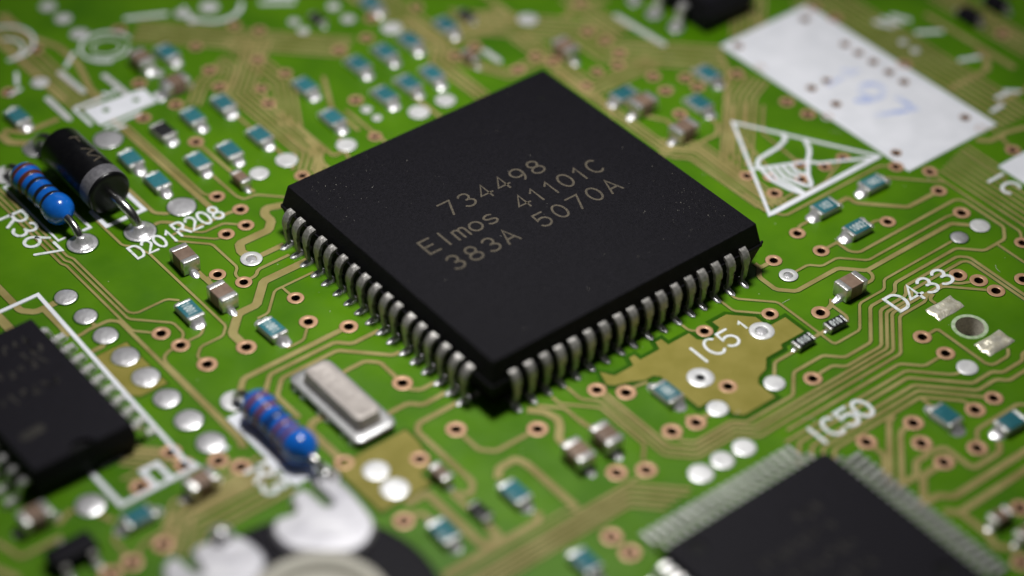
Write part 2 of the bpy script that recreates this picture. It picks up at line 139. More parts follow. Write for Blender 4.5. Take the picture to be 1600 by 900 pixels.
(40.73,-0.11),(40.73,-11.34)]),(0.34,[(41.35,10.76),(41.35,-0.11),(41.35,-11.34)]),(0.34,[(41.97,10.76),(41.97,-0.11),(41.97,-11.34)]),(0.28,[(19.78,-3.33),(20.97,-2.14),(26.03,2.92),(28.36,3.95)]),(0.28,[(19.45,-3.0),
(20.64,-1.81),(25.77,3.31),(28.18,4.37)]),(0.28,[(19.13,-2.68),(20.32,-1.49),(25.5,3.7),(27.99,4.8)]),(0.28,[(18.8,-2.35),(19.99,-1.16),(25.24,4.08),(27.8,5.22)]),(0.28,[(18.48,-2.03),(19.67,-0.84),(24.97,4.47),
(27.62,5.64)]),(0.28,[(18.15,-1.7),(19.34,-0.51),(24.71,4.85),(27.43,6.06)]),(0.25,[(15.32,2.07),(17.02,0.36),(17.02,-7.77)]),(0.25,[(15.6,2.35),(17.42,0.53),(17.42,-7.77)]),(0.25,[(15.88,2.63),(17.82,0.69),
(17.82,-7.77)]),(0.25,[(16.16,2.92),(18.22,0.86),(18.22,-7.77)]),(0.25,[(16.45,3.2),(18.62,1.03),(18.62,-7.77)]),(0.25,[(16.73,3.48),(19.02,1.19),(19.02,-7.77)]),(0.28,[(-33.41,-1.34),(-31.73,-3.02)]),
(0.28,[(-33.11,-1.04),(-31.43,-2.72)]),(0.28,[(-32.82,-0.75),(-31.13,-2.43)]),(0.28,[(-32.52,-0.45),(-30.84,-2.13)]),(0.28,[(-32.22,-0.15),(-30.54,-1.83)]),(0.34,[(-25.9,-7.57),(-33.18,-7.57),(-35.31,-9.69)]),
(0.34,[(-25.9,-8.17),(-32.93,-8.17),(-34.88,-10.12)]),(0.34,[(-25.9,-8.77),(-32.68,-8.77),(-34.46,-10.54)]),(0.34,[(-25.9,-9.37),(-32.44,-9.37),(-34.03,-10.96)]),(0.34,[(-25.9,-9.97),(-32.19,-9.97),(-33.61,-11.39)]),
(0.3,[(-25.99,-6.17),(-32.56,-6.17),(-34.47,-8.07)]),(0.3,[(-25.99,-6.72),(-32.33,-6.72),(-34.08,-8.46)]),(0.3,[(-25.99,-7.27),(-32.11,-7.27),(-33.69,-8.85)]),(0.3,[(-25.99,-7.82),(-31.88,-7.82),(-33.3,-9.24)]),
(0.34,[(-16.09,48.24),(-16.09,40.73),(-16.09,32.48)]),(0.34,[(-15.49,48.24),(-15.49,40.73),(-15.49,32.48)]),(0.34,[(-14.89,48.24),(-14.89,40.73),(-14.89,32.48)]),(0.34,[(-14.29,48.24),(-14.29,40.73),(-14.29,32.48)]),
(0.34,[(22.84,22.56),(22.84,15.76)]),(0.34,[(23.39,22.56),(23.39,15.76)]),(0.34,[(23.94,22.56),(23.94,15.76)]),(0.34,[(24.49,22.56),(24.49,15.75)]),(0.34,[(10.09,33.16),(10.09,22.47),(18.61,22.47)]),
(0.34,[(10.69,33.16),(10.69,23.07),(18.61,23.07)]),(0.34,[(11.29,33.16),(11.29,23.67),(18.61,23.67)]),(0.34,[(11.89,33.16),(11.89,24.27),(18.61,24.27)]),(0.34,[(12.49,33.16),(12.49,24.87),(18.61,24.87)]),
(0.34,[(47.03,4.57),(47.03,-0.43),(47.03,-6.01)]),(0.34,[(47.63,4.57),(47.63,-0.43),(47.63,-6.01)]),(0.34,[(48.23,4.57),(48.23,-0.43),(48.23,-6.01)]),(0.34,[(48.83,4.57),(48.83,-0.43),(48.83,-6.01)]),
(0.34,[(49.43,4.57),(49.43,-0.43),(49.43,-6.01)]),(0.3,[(-2.28,34.24),(-2.28,26.95),(-5.03,21.89)]),(0.3,[(-1.78,34.24),(-1.78,26.82),(-4.59,21.65)]),(0.3,[(-1.28,34.24),(-1.28,26.69),(-4.15,21.41)]),
(0.3,[(-0.78,34.24),(-0.78,26.56),(-3.71,21.17)]),(0.32,[(16.11,20.7),(16.11,17.1),(16.11,10.72),(23.29,10.72)]),(0.32,[(16.61,20.7),(16.61,17.1),(16.61,11.22),(23.29,11.22)]),(0.32,[(17.11,20.7),(17.11,17.1),
(17.11,11.72),(23.29,11.72)]),(0.32,[(17.61,20.7),(17.61,17.1),(17.61,12.22),(23.29,12.22)]),(0.32,[(10.21,21.46),(12.71,16.5),(16.26,16.5)]),(0.32,[(10.66,21.68),(13.02,17.0),(16.26,17.0)]),(0.32,[(11.11,21.91),
(13.33,17.5),(16.26,17.5)])]
PLANES=[[(-3.66,-13.43),(-3.13,-14.32),(-1.45,-14.32),(-1.18,-13.57),(-0.72,-13.57),(-0.72,-14.18),(1.01,-14.18),(1.27,-13.48),(1.78,-13.48),(1.78,-14.19),(3.67,-14.19),(3.67,-14.99),(4.38,-15.7),(5.73,-15.02),
(5.73,-14.31),(6.99,-14.31),(7.48,-14.8),(8.43,-15.75),(8.43,-17.0),(10.02,-17.0),(10.02,-18.84),(7.83,-18.84),(7.64,-19.21),(6.13,-19.21),(5.3,-20.03),(4.38,-20.29),(3.93,-20.74),(3.93,-22.38),(1.14,-22.38),
(0.61,-21.85),(1.01,-20.68),(0.36,-20.03),(-0.73,-20.03),(-0.73,-16.8),(-0.73,-16.24),(-1.09,-15.88),(-1.8,-15.88),(-2.65,-15.39),(-3.74,-15.02),(-4.1,-14.66)],[(-22.8,-9.92),(-20.96,-9.92),(-17.19,-9.92),
(-17.19,-11.26),(-17.7,-13.36),(-18.88,-13.72),(-18.88,-14.9),(-20.34,-14.9),(-22.8,-14.9),(-22.8,-14.25)],[(-29.46,8.34),(-26.92,8.34),(-26.92,3.22),(-29.01,3.22),(-29.46,3.68)]]
COMPS=[('R','Y',-16.23,25.03),('R','Y',-16.11,21.55),('R','Y',-12.46,21.74),('R','Y',-9.9,21.45),('R','Y',-22.06,8.05),('R','Y',-18.67,3.1),('R','Y',-6.99,26.72),('R','Y',-9.77,26.69),('R','Y',-7.08,21.68),
('R','Y',-6.76,35.01),('R','Y',-20.19,34.68),('R','Y',-0.77,24.8),('R','Y',-1.5,20.14),('R','Y',4.17,24.68),('R','Y',6.82,24.74),('R','Y',9.33,24.83),('R','Y',3.41,20.13),('R','Y',5.75,20.24),('R','Y',7.97,20.15),
('R','Y',12.89,24.82),('R','Y',9.99,30.95),('R','X',17.94,9.1),('R','Y',24.99,7.13),('R','Y',21.8,4.67),('R','X',25.18,-10.47),('R','X',20.43,-10.34),('R','X',20.53,-13.48),('R','Y',11.17,-30.79),('R','X',14.09,-33.82),
('R','Y',-1.74,-18.01),('R','Y',-15.4,-19.0),('R','Y',-20.95,-18.93),('R','Y',-15.71,-26.18),('R','X',-35.07,-6.36),('C','Y',-19.44,12.69),('C','Y',-19.56,7.76),('C','X',15.35,-17.89),('C','Y',-10.25,-19.01),
('C','Y',-7.85,-18.96),('C','Y',18.1,16.22),('C','X',18.02,6.93),('C','X',18.3,2.6),('C','Y',-9.05,34.99),('C','X',-8.71,30.76),('C','X',-30.57,-6.48),('C','X',-40.23,-2.75),('c','Y',-11.21,18.03),
('c','Y',-18.12,-14.92),('c','Y',11.65,20.03),('c','X',7.05,-39.23),('c','X',7.34,-41.18),('B','Y',-12.48,26.52),('K','X',12.03,-19.82),('K','X',9.01,-19.8),('K','Y',-18.08,-18.9),('K','Y',5.37,31.89),
('K','Y',15.16,25.0)]
MARKS={4:'1001',5:'1001',24:'1002',25:'102',26:'1002',51:None,29:'1001',52:'010',53:'010'}
LABELS=[
'teal chip resistor hard against the right flank of the black diode',
'teal chip resistor just above the big round pad near the R208 print',
'teal chip resistor left of the tiny tan capacitor, above the R208 print',
'teal chip resistor above the tiny tan capacitor and left of the white pads',
'teal chip resistor marked 1001 below the two tan capacitors on the left',
'teal chip resistor marked 1001 just left of the large chip\'s leads',
'teal chip resistor in the upper left, alone above two copper vias',
'teal chip resistor right of the dark chip resistor in the upper left',
'teal chip resistor at the right end of the upper left cluster',
'teal chip resistor highest in the upper left, beside two tan capacitors',
'teal chip resistor cut by the left edge, above the black diode',
'teal chip resistor left of the blurred group behind the large chip, upper one of two',
'teal chip resistor left of the blurred group behind the large chip, lower one of two',
'teal chip resistor leftmost of the back row of three behind the large chip',
'teal chip resistor middle of the back row of three behind the large chip',
'teal chip resistor rightmost of the back row of three behind the large chip',
'teal chip resistor leftmost of the front row of three behind the large chip',
'teal chip resistor middle of the front row of three behind the large chip',
'teal chip resistor rightmost of the front row of three behind the large chip',
'teal chip resistor apart from the rows, near the top edge behind the large chip',
'teal chip resistor cut by the top edge, left of centre',
'teal chip resistor behind the large chip\'s right edge, next to a tan capacitor',
'teal chip resistor near the left corner of the white block',
'teal chip resistor above the top corner of the printed warning triangle',
'teal chip resistor under the lower corner of the white block, uppermost of three',
'teal chip resistor marked 102 along the long lower side of the warning triangle',
'teal chip resistor marked 1002 lowest of the three right of the warning triangle',
'teal chip resistor above the fine-leaded chip\'s right side, with bright solder at its foot',
'teal chip resistor cut by the right edge above the fine-leaded chip',
'teal chip resistor at the edge of the tan copper area with the IC5 print',
'teal chip resistor below the large chip\'s front corner, in the bend of a thick trace',
'teal chip resistor right of the round black control, by the bottom edge',
'teal chip resistor cut by the bottom edge, left of the fine-leaded chip',
'teal chip resistor in the lower left, under the white outline of the left chip',
'tan chip capacitor right under the D201 print, upper of two in a step',
'tan chip capacitor between two vias below the D201 print, lower of two in a step',
'tan chip capacitor right of the large chip, above two small black resistors',
'tan chip capacitor in front of the large chip\'s front corner, lower left of a pair',
'tan chip capacitor in front of the large chip\'s front corner, upper right of a pair',
'tan chip capacitor behind the back corner of the large chip',
'tan chip capacitor beside a teal resistor behind the large chip\'s right edge',
'tan chip capacitor between the large chip and the tip of the warning triangle',
'tan chip capacitor in the upper left, left one of a pair',
'tan chip capacitor in the upper left, right one of a pair',
'tan chip capacitor in the lower left, at the end of the white outline',
'tan chip capacitor in the lower left, just below the left chip',
'tiny tan chip capacitor left of the chip, near two white round pads',
'tiny tan chip capacitor right of the crystal, on the corner of the tan copper area',
'tiny tan chip capacitor among the blurred parts behind the large chip',
'tiny tan chip capacitor at the right edge beside the fine-leaded chip, upper of two',
'tiny tan chip capacitor at the right edge beside the fine-leaded chip, lower of two',
'dark topped chip resistor in the upper left, behind the black diode',
'small black chip resistor marked 010, right one of two near the IC5 print',
'small black chip resistor marked 010, left one of two touching the tan copper area',
'small dark chip resistor in front of the large chip, between two teal resistors',
'small dark chip resistor near the top edge, among white round pads',
'small dark chip resistor near the top edge behind the large chip, by a teal one',
]
# ------------------------------------------------------------------ materials
def mat(name, col, rough=0.5, metal=0.0, spec=0.5, col2=None, scale=2.0, bump=0.0, bscale=8.0, detail=4.0, coat=0.0, ramp=(0.35, 0.65), rvar=0.0, orand=0.0):
    m = bpy.data.materials.new(name); m.use_nodes = True
    nt = m.node_tree; b = nt.nodes["Principled BSDF"]
    b.inputs["Base Color"].default_value = (*col, 1)
    b.inputs["Roughness"].default_value = rough
    b.inputs["Metallic"].default_value = metal
    b.inputs["Specular IOR Level"].default_value = spec
    b.inputs["Coat Weight"].default_value = coat
    b.inputs["Coat Roughness"].default_value = 0.15
    tc = nt.nodes.new("ShaderNodeTexCoord")
    def noise(s, d):
        n = nt.nodes.new("ShaderNodeTexNoise"); n.inputs["Scale"].default_value = s; n.inputs["Detail"].default_value = d
        nt.links.new(tc.outputs["Object"], n.inputs["Vector"]); return n
    if col2:
        n = noise(scale, detail)
        r = nt.nodes.new("ShaderNodeValToRGB")
        r.color_ramp.elements[0].position = ramp[0]; r.color_ramp.elements[1].position = ramp[1]
        r.color_ramp.elements[0].color = (*col, 1); r.color_ramp.elements[1].color = (*col2, 1)
        nt.links.new(n.outputs["Fac"], r.inputs["Fac"]); nt.links.new(r.outputs["Color"], b.inputs["Base Color"])
    if orand:  # each copy a little lighter or darker
        src = b.inputs["Base Color"].links[0].from_socket if b.inputs["Base Color"].links else None
        oi = nt.nodes.new("ShaderNodeObjectInfo"); mr0 = nt.nodes.new("ShaderNodeMapRange"); hs = nt.nodes.new("ShaderNodeHueSaturation")
        mr0.inputs[3].default_value = 1 - orand; mr0.inputs[4].default_value = 1 + orand
        nt.links.new(oi.outputs["Random"], mr0.inputs[0]); nt.links.new(mr0.outputs[0], hs.inputs["Value"])
        if src: nt.links.new(src, hs.inputs["Color"])
        else: hs.inputs["Color"].default_value = (*col, 1)
        nt.links.new(hs.outputs["Color"], b.inputs["Base Color"])
    if rvar:
        n = noise(scale * 1.7 + 0.3, 3)
        mr = nt.nodes.new("ShaderNodeMapRange")
        mr.inputs[3].default_value = max(0.03, rough - rvar); mr.inputs[4].default_value = rough + rvar
        nt.links.new(n.outputs["Fac"], mr.inputs[0]); nt.links.new(mr.outputs[0], b.inputs["Roughness"])
    if bump:
        n = noise(bscale, 3)
        bp = nt.nodes.new("ShaderNodeBump"); bp.inputs["Strength"].default_value = bump; bp.inputs["Distance"].default_value = 0.1
        nt.links.new(n.outputs["Fac"], bp.inputs["Height"]); nt.links.new(bp.outputs["Normal"], b.inputs["Normal"])
    return m
M = {
 'mask': mat('green_solder_mask', (.044, .142, .0008), .40, 0, .22, (.096, .236, .0015), .16, .06, 1.4, 9, rvar=.2, ramp=(.28, .72)),
 'maskcu': mat('mask_over_copper', (.265, .215, .075), .5, 0, .16, (.37, .315, .125), .4, .06, 5, 5, rvar=.08),
 'maskplane': mat('mask_over_copper_area', (.235, .205, .040), .5, 0, .14, (.285, .245, .058), .6, .06, 5, 6, rvar=.08),
 'maskdark': mat('mask_over_bare_laminate', (.018, .075, .0008), .42, 0, .14, (.03, .11, .001), .5),
 'maskedge': mat('mask_at_copper_edge', (.02, .085, .001), .5, 0, .1),
 'cu': mat('copper_ring', (.52, .30, .17), .42, .25, .5, (.62, .37, .22), 1.5, .08, 8),
 'barrel': mat('hole_barrel', (.07, .03, .015), .5, .3),
 'fr4': mat('drilled_glass_fibre', (.85, .80, .68), .8, 0, .3, (.62, .58, .48), 5, .3, 12),
 'silk': mat('silkscreen_ink', (.87, .885, .95), .6, 0, .2, (.78, .80, .86), .5, .1, 10, 8),
 'silkworn': mat('worn_silkscreen_ink', (.82, .845, .88), .6, 0, .2, (.42, .54, .36), 3.2, .1, 10, 5, ramp=(.52, .74)),
 'stamp': mat('blue_stamp_ink', (.46, .55, .87), .6, 0, .2, (.78, .81, .91), .55, ramp=(.38, .66)),
 'solder': mat('solder', (.84, .83, .85), .34, .68, .5, (.66, .65, .67), 2.4, .4, 4.5, rvar=.12, orand=.1),
 'tin': mat('tinned_pad', (.90, .90, .90), .42, .42, .4, (.76, .76, .77), 1.1, .45, 1.6, orand=.08),
 'gold': mat('leaded_solder', (.95, .91, .78), .36, .55, .5, (.80, .74, .56), 2.0, .8, 3.2),
 'plastic': mat('black_moulding', (.0034, .0031, .0052), .6, 0, .16, (.0078, .0070, .0105), 5, .7, 16, 9),
 'plastic2': mat('black_moulding_smooth', (.0060, .0053, .0086), .6, 0, .14, (.0098, .0088, .0135), 5, .06, 18),
 'dark': mat('dark_recess', (.004, .004, .005), .6, 0, .2),
 'print': mat('laser_print', (.125, .105, .075), .75, 0, .2, (.045, .040, .033), 14, 0, 8, 2),
 'print2': mat('faint_print', (.05, .046, .04), .75, 0, .2, (.022, .021, .02), 3),
 'lead': mat('tin_plated_lead', (.50, .485, .465), .42, .6, .4, (.30, .29, .27), 2.6, .6, 5, rvar=.12, orand=.16),
 'leadbright': mat('bright_tin_lead', (.90, .89, .88), .32, .7, .5, (.74, .73, .71), 3.0, .3, 6, rvar=.1, orand=.12),
 'wire': mat('tinned_wire', (.62, .61, .60), .24, 1.0, .5, (.5, .49, .48), 3, .1, 10),
 'ceramic': mat('ceramic', (.62, .62, .60), .6),
 'term': mat('silver_termination', (.80, .79, .78), .34, .8, .5, (.66, .65, .64), 3, .25, 8, rvar=.1, orand=.1),
 'teal': mat('teal_glass', (.024, .145, .175), .34, 0, .35, (.036, .18, .215), 2.2, .05, 6, coat=.3, orand=.14),
 'blackglass': mat('black_glass', (.012, .012, .014), .25, 0, .5, coat=.3),
 'rim': mat('scuffed_mask', (.30, .44, .22), .6, 0, .2, (.52, .60, .44), 2.5), 'mark': mat('white_marking', (.70, .76, .76), .6),
 'tan': mat('tan_ceramic', (.185, .120, .085), .5, 0, .4, (.24, .165, .12), 2, .1, 12, orand=.15),
 'blue': mat('blue_lacquer', (.005, .115, .54), .2, 0, .5, (.008, .15, .64), 1.2, .22, 1.6, coat=.6),
 'bandbrown': mat('brown_band', (.11, .026, .015), .3, coat=.4),
 'bandblack': mat('black_band', (.012, .012, .022), .3, coat=.4),
 'bandmauve': mat('mauve_band', (.20, .045, .018), .3, coat=.4),
 'epoxy': mat('glossy_black_epoxy', (.0032, .0032, .0042), .28, 0, .4, (.005, .005, .006), 2.5, .12, 14),
 'greyband': mat('grey_band', (.17, .165, .18), .5, 0, .4, (.11, .108, .12), 3.5),
 'can': mat('nickel_can', (.50, .455, .425), .5, .22, .4, (.41, .37, .345), 1.4, .2, 6),
 'flange': mat('nickel_flange', (.55, .55, .56), .38, .6, .5, (.45, .45, .45), 1.4, .12, 6),
 'cream': mat('cream_plastic', (.56, .54, .46), .5, 0, .3),
 'whitemetal': mat('silvered_contact', (.84, .83, .87), .3, .8, .4, (.66, .65, .70), .6, .3, .6),
 'hole_backing': mat('dark_backing', (.02, .02, .022), .7, 0, .3, (.03, .03, .03), .05),
 'dust': mat('dust', (.6, .57, .5), .8),
}
# ------------------------------------------------------------------ mesh helpers
class MB:
    def __init__(s): s.v = []; s.f = []; s.m = []
    def add(s, vs, fs, mi=0):
        o = len(s.v); s.v += [tuple(p) for p in vs]
        for f in fs: s.f.append([o + i for i in f]); s.m.append(mi)
        return s
    def mesh(s, name, mats, smooth=None):
        me = bpy.data.meshes.new(name); me.from_pydata(s.v, [], s.f)
        for m in mats: me.materials.append(M[m])
        me.polygons.foreach_set('material_index', s.m)
        me.validate()
        bm = bmesh.new(); bm.from_mesh(me); bmesh.ops.recalc_face_normals(bm, faces=bm.faces); bm.to_mesh(me); bm.free()
        if smooth is not None:
            me.shade_smooth(); me.set_sharp_from_angle(angle=math.radians(smooth))
        return me
def obj(name, me, parent=None, loc=(0, 0, 0), rot=(0, 0, 0), **props):
    o = bpy.data.objects.new(name, me); COL.objects.link(o)
    o.location = loc; o.rotation_euler = rot
    if parent: o.parent = parent
    for k, v in props.items(): o[k] = v
    return o
def thing(name, label, cat, loc=(0, 0, 0), rz=0, group=None):
    o = bpy.data.objects.new(name, None); COL.objects.link(o)
    o.location = loc; o.rotation_euler = (0, 0, rz); o.empty_display_size = 0.5
    o['label'] = label; o['category'] = cat
    if group: o['group'] = group
    return o
def loft(mb, rings, mi=0, cap=True, closed=True):
    n = len(rings[0]); o = len(mb.v)
    for r in rings: mb.v += [tuple(p) for p in r]
    for k in range(len(rings) - 1):
        for i in range(n if closed else n - 1):
            j = (i + 1) % n
            mb.f.append([o + k * n + i, o + k * n + j, o + (k + 1) * n + j, o + (k + 1) * n + i]); mb.m.append(mi)
    if cap:
        mb.f.append([o + i for i in range(n)]); mb.m.append(mi)
        mb.f.append([o + (len(rings) - 1) * n + i for i in range(n)]); mb.m.append(mi)
    return mb
def circ(r, z, n=24, cx=0, cy=0, ph=0): return [(cx + r * math.cos(ph + 2 * math.pi * i / n), cy + r * math.sin(ph + 2 * math.pi * i / n), z) for i in range(n)]
def rrect(hx, hy, z, c, n=3, cx=0, cy=0):
    pts = []
    for sx, sy, a in ((1, 1, 0), (-1, 1, 90), (-1, -1, 180), (1, -1, 270)):
        for i in range(n + 1):
            t = math.radians(a + 90 * i / n)
            pts.append((cx + sx * (hx - c) + c * math.cos(t), cy + sy * (hy - c) + c * math.sin(t), z))
    return pts
def rblock(mb, hx, hy, z0, z1, c=.05, cx=0, cy=0, mi=0, n=2):
    loft(mb, [rrect(hx - c, hy - c, z0, c, n, cx, cy), rrect(hx, hy, z0 + c, c, n, cx, cy), rrect(hx, hy, z1 - c, c, n, cx, cy), rrect(hx - c * .4, hy - c * .4, z1 - c * .3, c, n, cx, cy), rrect(hx - c, hy - c, z1, c, n, cx, cy)], mi)
    return mb
def offsets(pts, d, closed):
    n = len(pts); out = []
    for i in range(n):
        a = pts[i - 1] if (closed or i > 0) else None
        b = pts[(i + 1) % n] if (closed or i < n - 1) else None
        p = pts[i]; ns = []
        for q, r in ((a, p), (p, b)):
            if q is None or r is None: continue
            dx, dy = r[0] - q[0], r[1] - q[1]; L = math.hypot(dx, dy) or 1e-6
            ns.append((-dy / L, dx / L))
        if len(ns) == 1: nx, ny = ns[0]; k = 1
        else:
            nx, ny = ns[0][0] + ns[1][0], ns[0][1] + ns[1][1]; L = math.hypot(nx, ny)
            if L < 0.3: nx, ny = ns[1]; k = 1
            else:
                nx, ny = nx / L, ny / L; k = min(1.6, 1 / max(.3, nx * ns[0][0] + ny * ns[0][1]))
        out.append((p[0] + nx * d * k, p[1] + ny * d * k))
    return out
def dedupe(pts):
    r = [pts[0]]
    for p in pts[1:]:
        if math.hypot(p[0] - r[-1][0], p[1] - r[-1][1]) > .02: r.append(p)
    return r
def chaikin(pts, c=.16):
    """Round each bend over a short length, as plotted artwork does."""
    if len(pts) < 3: return pts
    r = [pts[0]]
    for i in range(1, len(pts) - 1):
        p = Vector(pts[i]); a = Vector(pts[i - 1]); b = Vector(pts[i + 1])
        for q in (a, b):
            L = (q - p).length; r.append(tuple(p + (q - p) * min(.4, c / max(L, 1e-6))))
    return r + [pts[-1]]
def ribbon(mb, pts, w, z0, z1, skirt=0.0, closed=False, caps=True, mi=0, side=0):
    pts = dedupe(pts)
    if len(pts) < 2: return mb
    if not closed and caps:  # round ends
        def capx(p, q):
            dx, dy = p[0] - q[0], p[1] - q[1]; L = math.hypot(dx, dy)
            return dx / L, dy / L
    L0 = offsets(pts, w / 2, closed); R0 = offsets(pts, -w / 2, closed)
    Lb = offsets(pts, w / 2 + skirt, closed); Rb = offsets(pts, -w / 2 - skirt, closed)
    n = len(pts); o = len(mb.v)
    for i in range(n):
        mb.v += [(*Lb[i], z0), (*L0[i], z1), (*R0[i], z1), (*Rb[i], z0)]
    for i in range(n if closed else n - 1):
        a, b = o + 4 * i, o + 4 * ((i + 1) % n)
        mb.f += [[a, b, b + 1, a + 1], [a + 1, b + 1, b + 2, a + 2], [a + 2, b + 2, b + 3, a + 3]]
        mb.m += [side, mi, side]
    if not closed:
        for i, (p, q) in ((0, (pts[0], pts[1])), (n - 1, (pts[-1], pts[-2]))):
            if caps:
                ux, uy = capx(p, q); vx, vy = -uy, ux
                s = 1 if (vx * (L0[i][0] - p[0]) + vy * (L0[i][1] - p[1])) > 0 else -1
                top = []; bot = []
                for k in range(0, 7):
                    t = math.pi * k / 6
                    c, sn = math.cos(t) * s, math.sin(t)
                    top.append((p[0] + (vx * c + ux * sn) * w / 2, p[1] + (vy * c + uy * sn) * w / 2, z1))
                    bot.append((p[0] + (vx * c + ux * sn) * (w / 2 + skirt), p[1] + (vy * c + uy * sn) * (w / 2 + skirt), z0))
                oo = len(mb.v); mb.v += top + bot
                mb.f.append([oo + k for k in range(7)]); mb.m.append(mi)
                for k in range(6): mb.f.append([oo + k, oo + k + 1, oo + 8 + k, oo + 7 + k]); mb.m.append(side)
            else:
                a = o + 4 * i; mb.f.append([a, a + 1, a + 2, a + 3]); mb.m.append(side)
    return mb
def tube(mb, pts, r, n=10, mi=0):
    pts = [Vector(p) for p in pts]; rings = []
    up = Vector((0.13, .2, 1)).normalized()
    for i, p in enumerate(pts):
        t = (pts[min(i + 1, len(pts) - 1)] - pts[max(i - 1, 0)]).normalized()
        if abs(t.dot(up)) > .95: up2 = Vector((1, 0.2, 0))
        else: up2 = up
        a = t.cross(Vector((1, 0, 0)) if abs(t.x) < .9 else Vector((0, 1, 0))).normalized(); b = t.cross(a).normalized()
        rr = r[i] if isinstance(r, (list, tuple)) else r
        rings.append([p + a * rr * math.cos(2 * math.pi * k / n) + b * rr * math.sin(2 * math.pi * k / n) for k in range(n)])
    return loft(mb, rings, mi)
def cdt_fill(outer, holes):
    """Triangles of a polygon with polygonal holes, through a constrained Delaunay triangulation."""
    vs = [Vector(p[:2]) for p in outer]; es = [(i, (i + 1) % len(outer)) for i in range(len(outer))]
    for h in holes:
        o = len(vs); vs += [Vector(p[:2]) for p in h]; es += [(o + i, o + (i + 1) % len(h)) for i in range(len(h))]
    V, E, F, _, _, _ = delaunay_2d_cdt(vs, es, [], 0, 1e-5)
    def inside(p, poly):
        c = False; j = len(poly) - 1
        for i in range(len(poly)):
            a, b = poly[i], poly[j]
            if (a[1] > p[1]) != (b[1] > p[1]) and p[0] < (b[0] - a[0]) * (p[1] - a[1]) / (b[1] - a[1]) + a[0]: c = not c
            j = i
        return c
    boxes = [(min(p[0] for p in h), max(p[0] for p in h), min(p[1] for p in h), max(p[1] for p in h), h) for h in holes]
    out = []
    for f in F:
        c = sum((V[i] for i in f), Vector((0, 0))) / len(f)
        if not inside(c, outer): continue
        if any(b[0] <= c.x <= b[1] and b[2] <= c.y <= b[3] and inside(c, b[4]) for b in boxes): continue
        out.append(list(f))
    return [(v.x, v.y) for v in V], out
def slab(mb, outer, holes, z0, z1, skirt=0.0, mi=0, side=0):
    V, F = cdt_fill(outer, holes)
    mb.add([(x, y, z1) for x, y in V], F, mi)
    area2 = sum(outer[i - 1][0] * outer[i][1] - outer[i][0] * outer[i - 1][1] for i in range(len(outer)))
    low = offsets(outer, -skirt if area2 > 0 else skirt, True)
    n = len(outer)
    mb.add([(x, y, z1) for x, y in [p[:2] for p in outer]] + [(x, y, z0) for x, y in low], [[i, (i + 1) % n, n + (i + 1) % n, n + i] for i in range(n)], side)
    return mb
# ------------------------------------------------------------------ stroke lettering, on a cell 4 wide and 6 tall
def arc(cx, cy, rx, ry, a0, a1, n=10): return [(cx + rx * math.cos(math.radians(a0 + (a1 - a0) * i / n)), cy + ry * math.sin(math.radians(a0 + (a1 - a0) * i / n))) for i in range(n + 1)]
G = {
 '0': [arc(2, 3, 1.9, 3, 0, 345, 16) + ['c']], '1': [[(.9, 4.6), (2.2, 6), (2.2, 0)]],
 '2': [arc(2, 4.2, 1.8, 1.8, 160, -30, 9) + [(.1, 0), (4, 0)]],
 '3': [arc(1.9, 4.5, 1.6, 1.5, 150, -90, 9), arc(1.9, 1.55, 1.9, 1.55, 90, -150, 10)],
 '4': [[(2.9, 0), (2.9, 6), (0, 1.7), (4, 1.7)]], '5': [[(3.7, 6), (.6, 6), (.4, 3.3)] + arc(1.95, 1.95, 1.95, 1.95, 125, -150, 11)],
 '6': [[(3.2, 6)] + arc(2, 1.9, 1.9, 1.9, 150, 480, 14)], '7': [[(0, 6), (4, 6), (1.4, 0)]],
 '8': [arc(2, 4.5, 1.55, 1.5, 0, 345, 12) + ['c'], arc(2, 1.5, 1.95, 1.55, 0, 345, 12) + ['c']],
 '9': [arc(2, 4.1, 1.9, 1.9, -30, 300, 14) , arc(1.4, 3.8, 2.5, 3.8, 5, -65, 7)],
 'A': [[(0, 0), (2, 6), (4, 0)], [(.75, 1.9), (3.25, 1.9)]], 'C': [arc(2.2, 3, 2.1, 3, 50, 310, 14)],
 'D': [[(0, 0), (0, 6), (1.8, 6)] + arc(1.9, 3, 2.1, 3, 80, -80, 10) + [(1.8, 0), 'c']],
 'E': [[(3.8, 6), (.2, 6), (.2, 0), (3.8, 0)], [(.2, 3.1), (3.2, 3.1)]], 'I': [[(2, 0), (2, 6)]],
 'R': [[(0, 0), (0, 6), (2.3, 6)] + arc(2.3, 4.5, 1.6, 1.5, 85, -85, 8) + [(0, 3)], [(2, 3), (4, 0)]],
 'l': [[(2, 0), (2, 6)]], 'm': [[(0, 0), (0, 4)], [(0, 3)] + arc(1, 3.1, 1, 1, 150, 0, 6) + [(2, 0)], [(2, 3)] + arc(3, 3.1, 1, 1, 150, 0, 6) + [(4, 0)]],
 'o': [arc(2, 2, 1.9, 2, 0, 345, 14) + ['c']],
 's': [arc(2, 3.05, 1.5, 1, 40, 250, 8) + arc(2, 1.0, 1.6, 1.02, 75, -150, 9)],
}
def lettering(name, parent, text, ox, oy, ang, height, adv, stroke, z0, z1, material, width=None, warp=None):
    """One mesh per letter, laid from (ox, oy) along the direction ang."""
    ca, sa = math.cos(math.radians(ang)), math.sin(math.radians(ang)); k = height / 6; kw = (width or height * .62) / 4
    for i, ch in enumerate(text):
        if ch == ' ': continue
        mb = MB()
        for si, st in enumerate(G[ch]):
            cl = st[-1] == 'c'
            p = [(q[0] * kw + i * adv, q[1] * k) for q in st if q != 'c']
            p = [(ox + a * ca - b * sa, oy + a * sa + b * ca) for a, b in p]
            ribbon(mb, p, stroke, z0, z1 + si * .0012, 0, cl)
        if warp: mb.v = [warp(*v) for v in mb.v]
        obj(name, mb.mesh(name, [material]), parent)
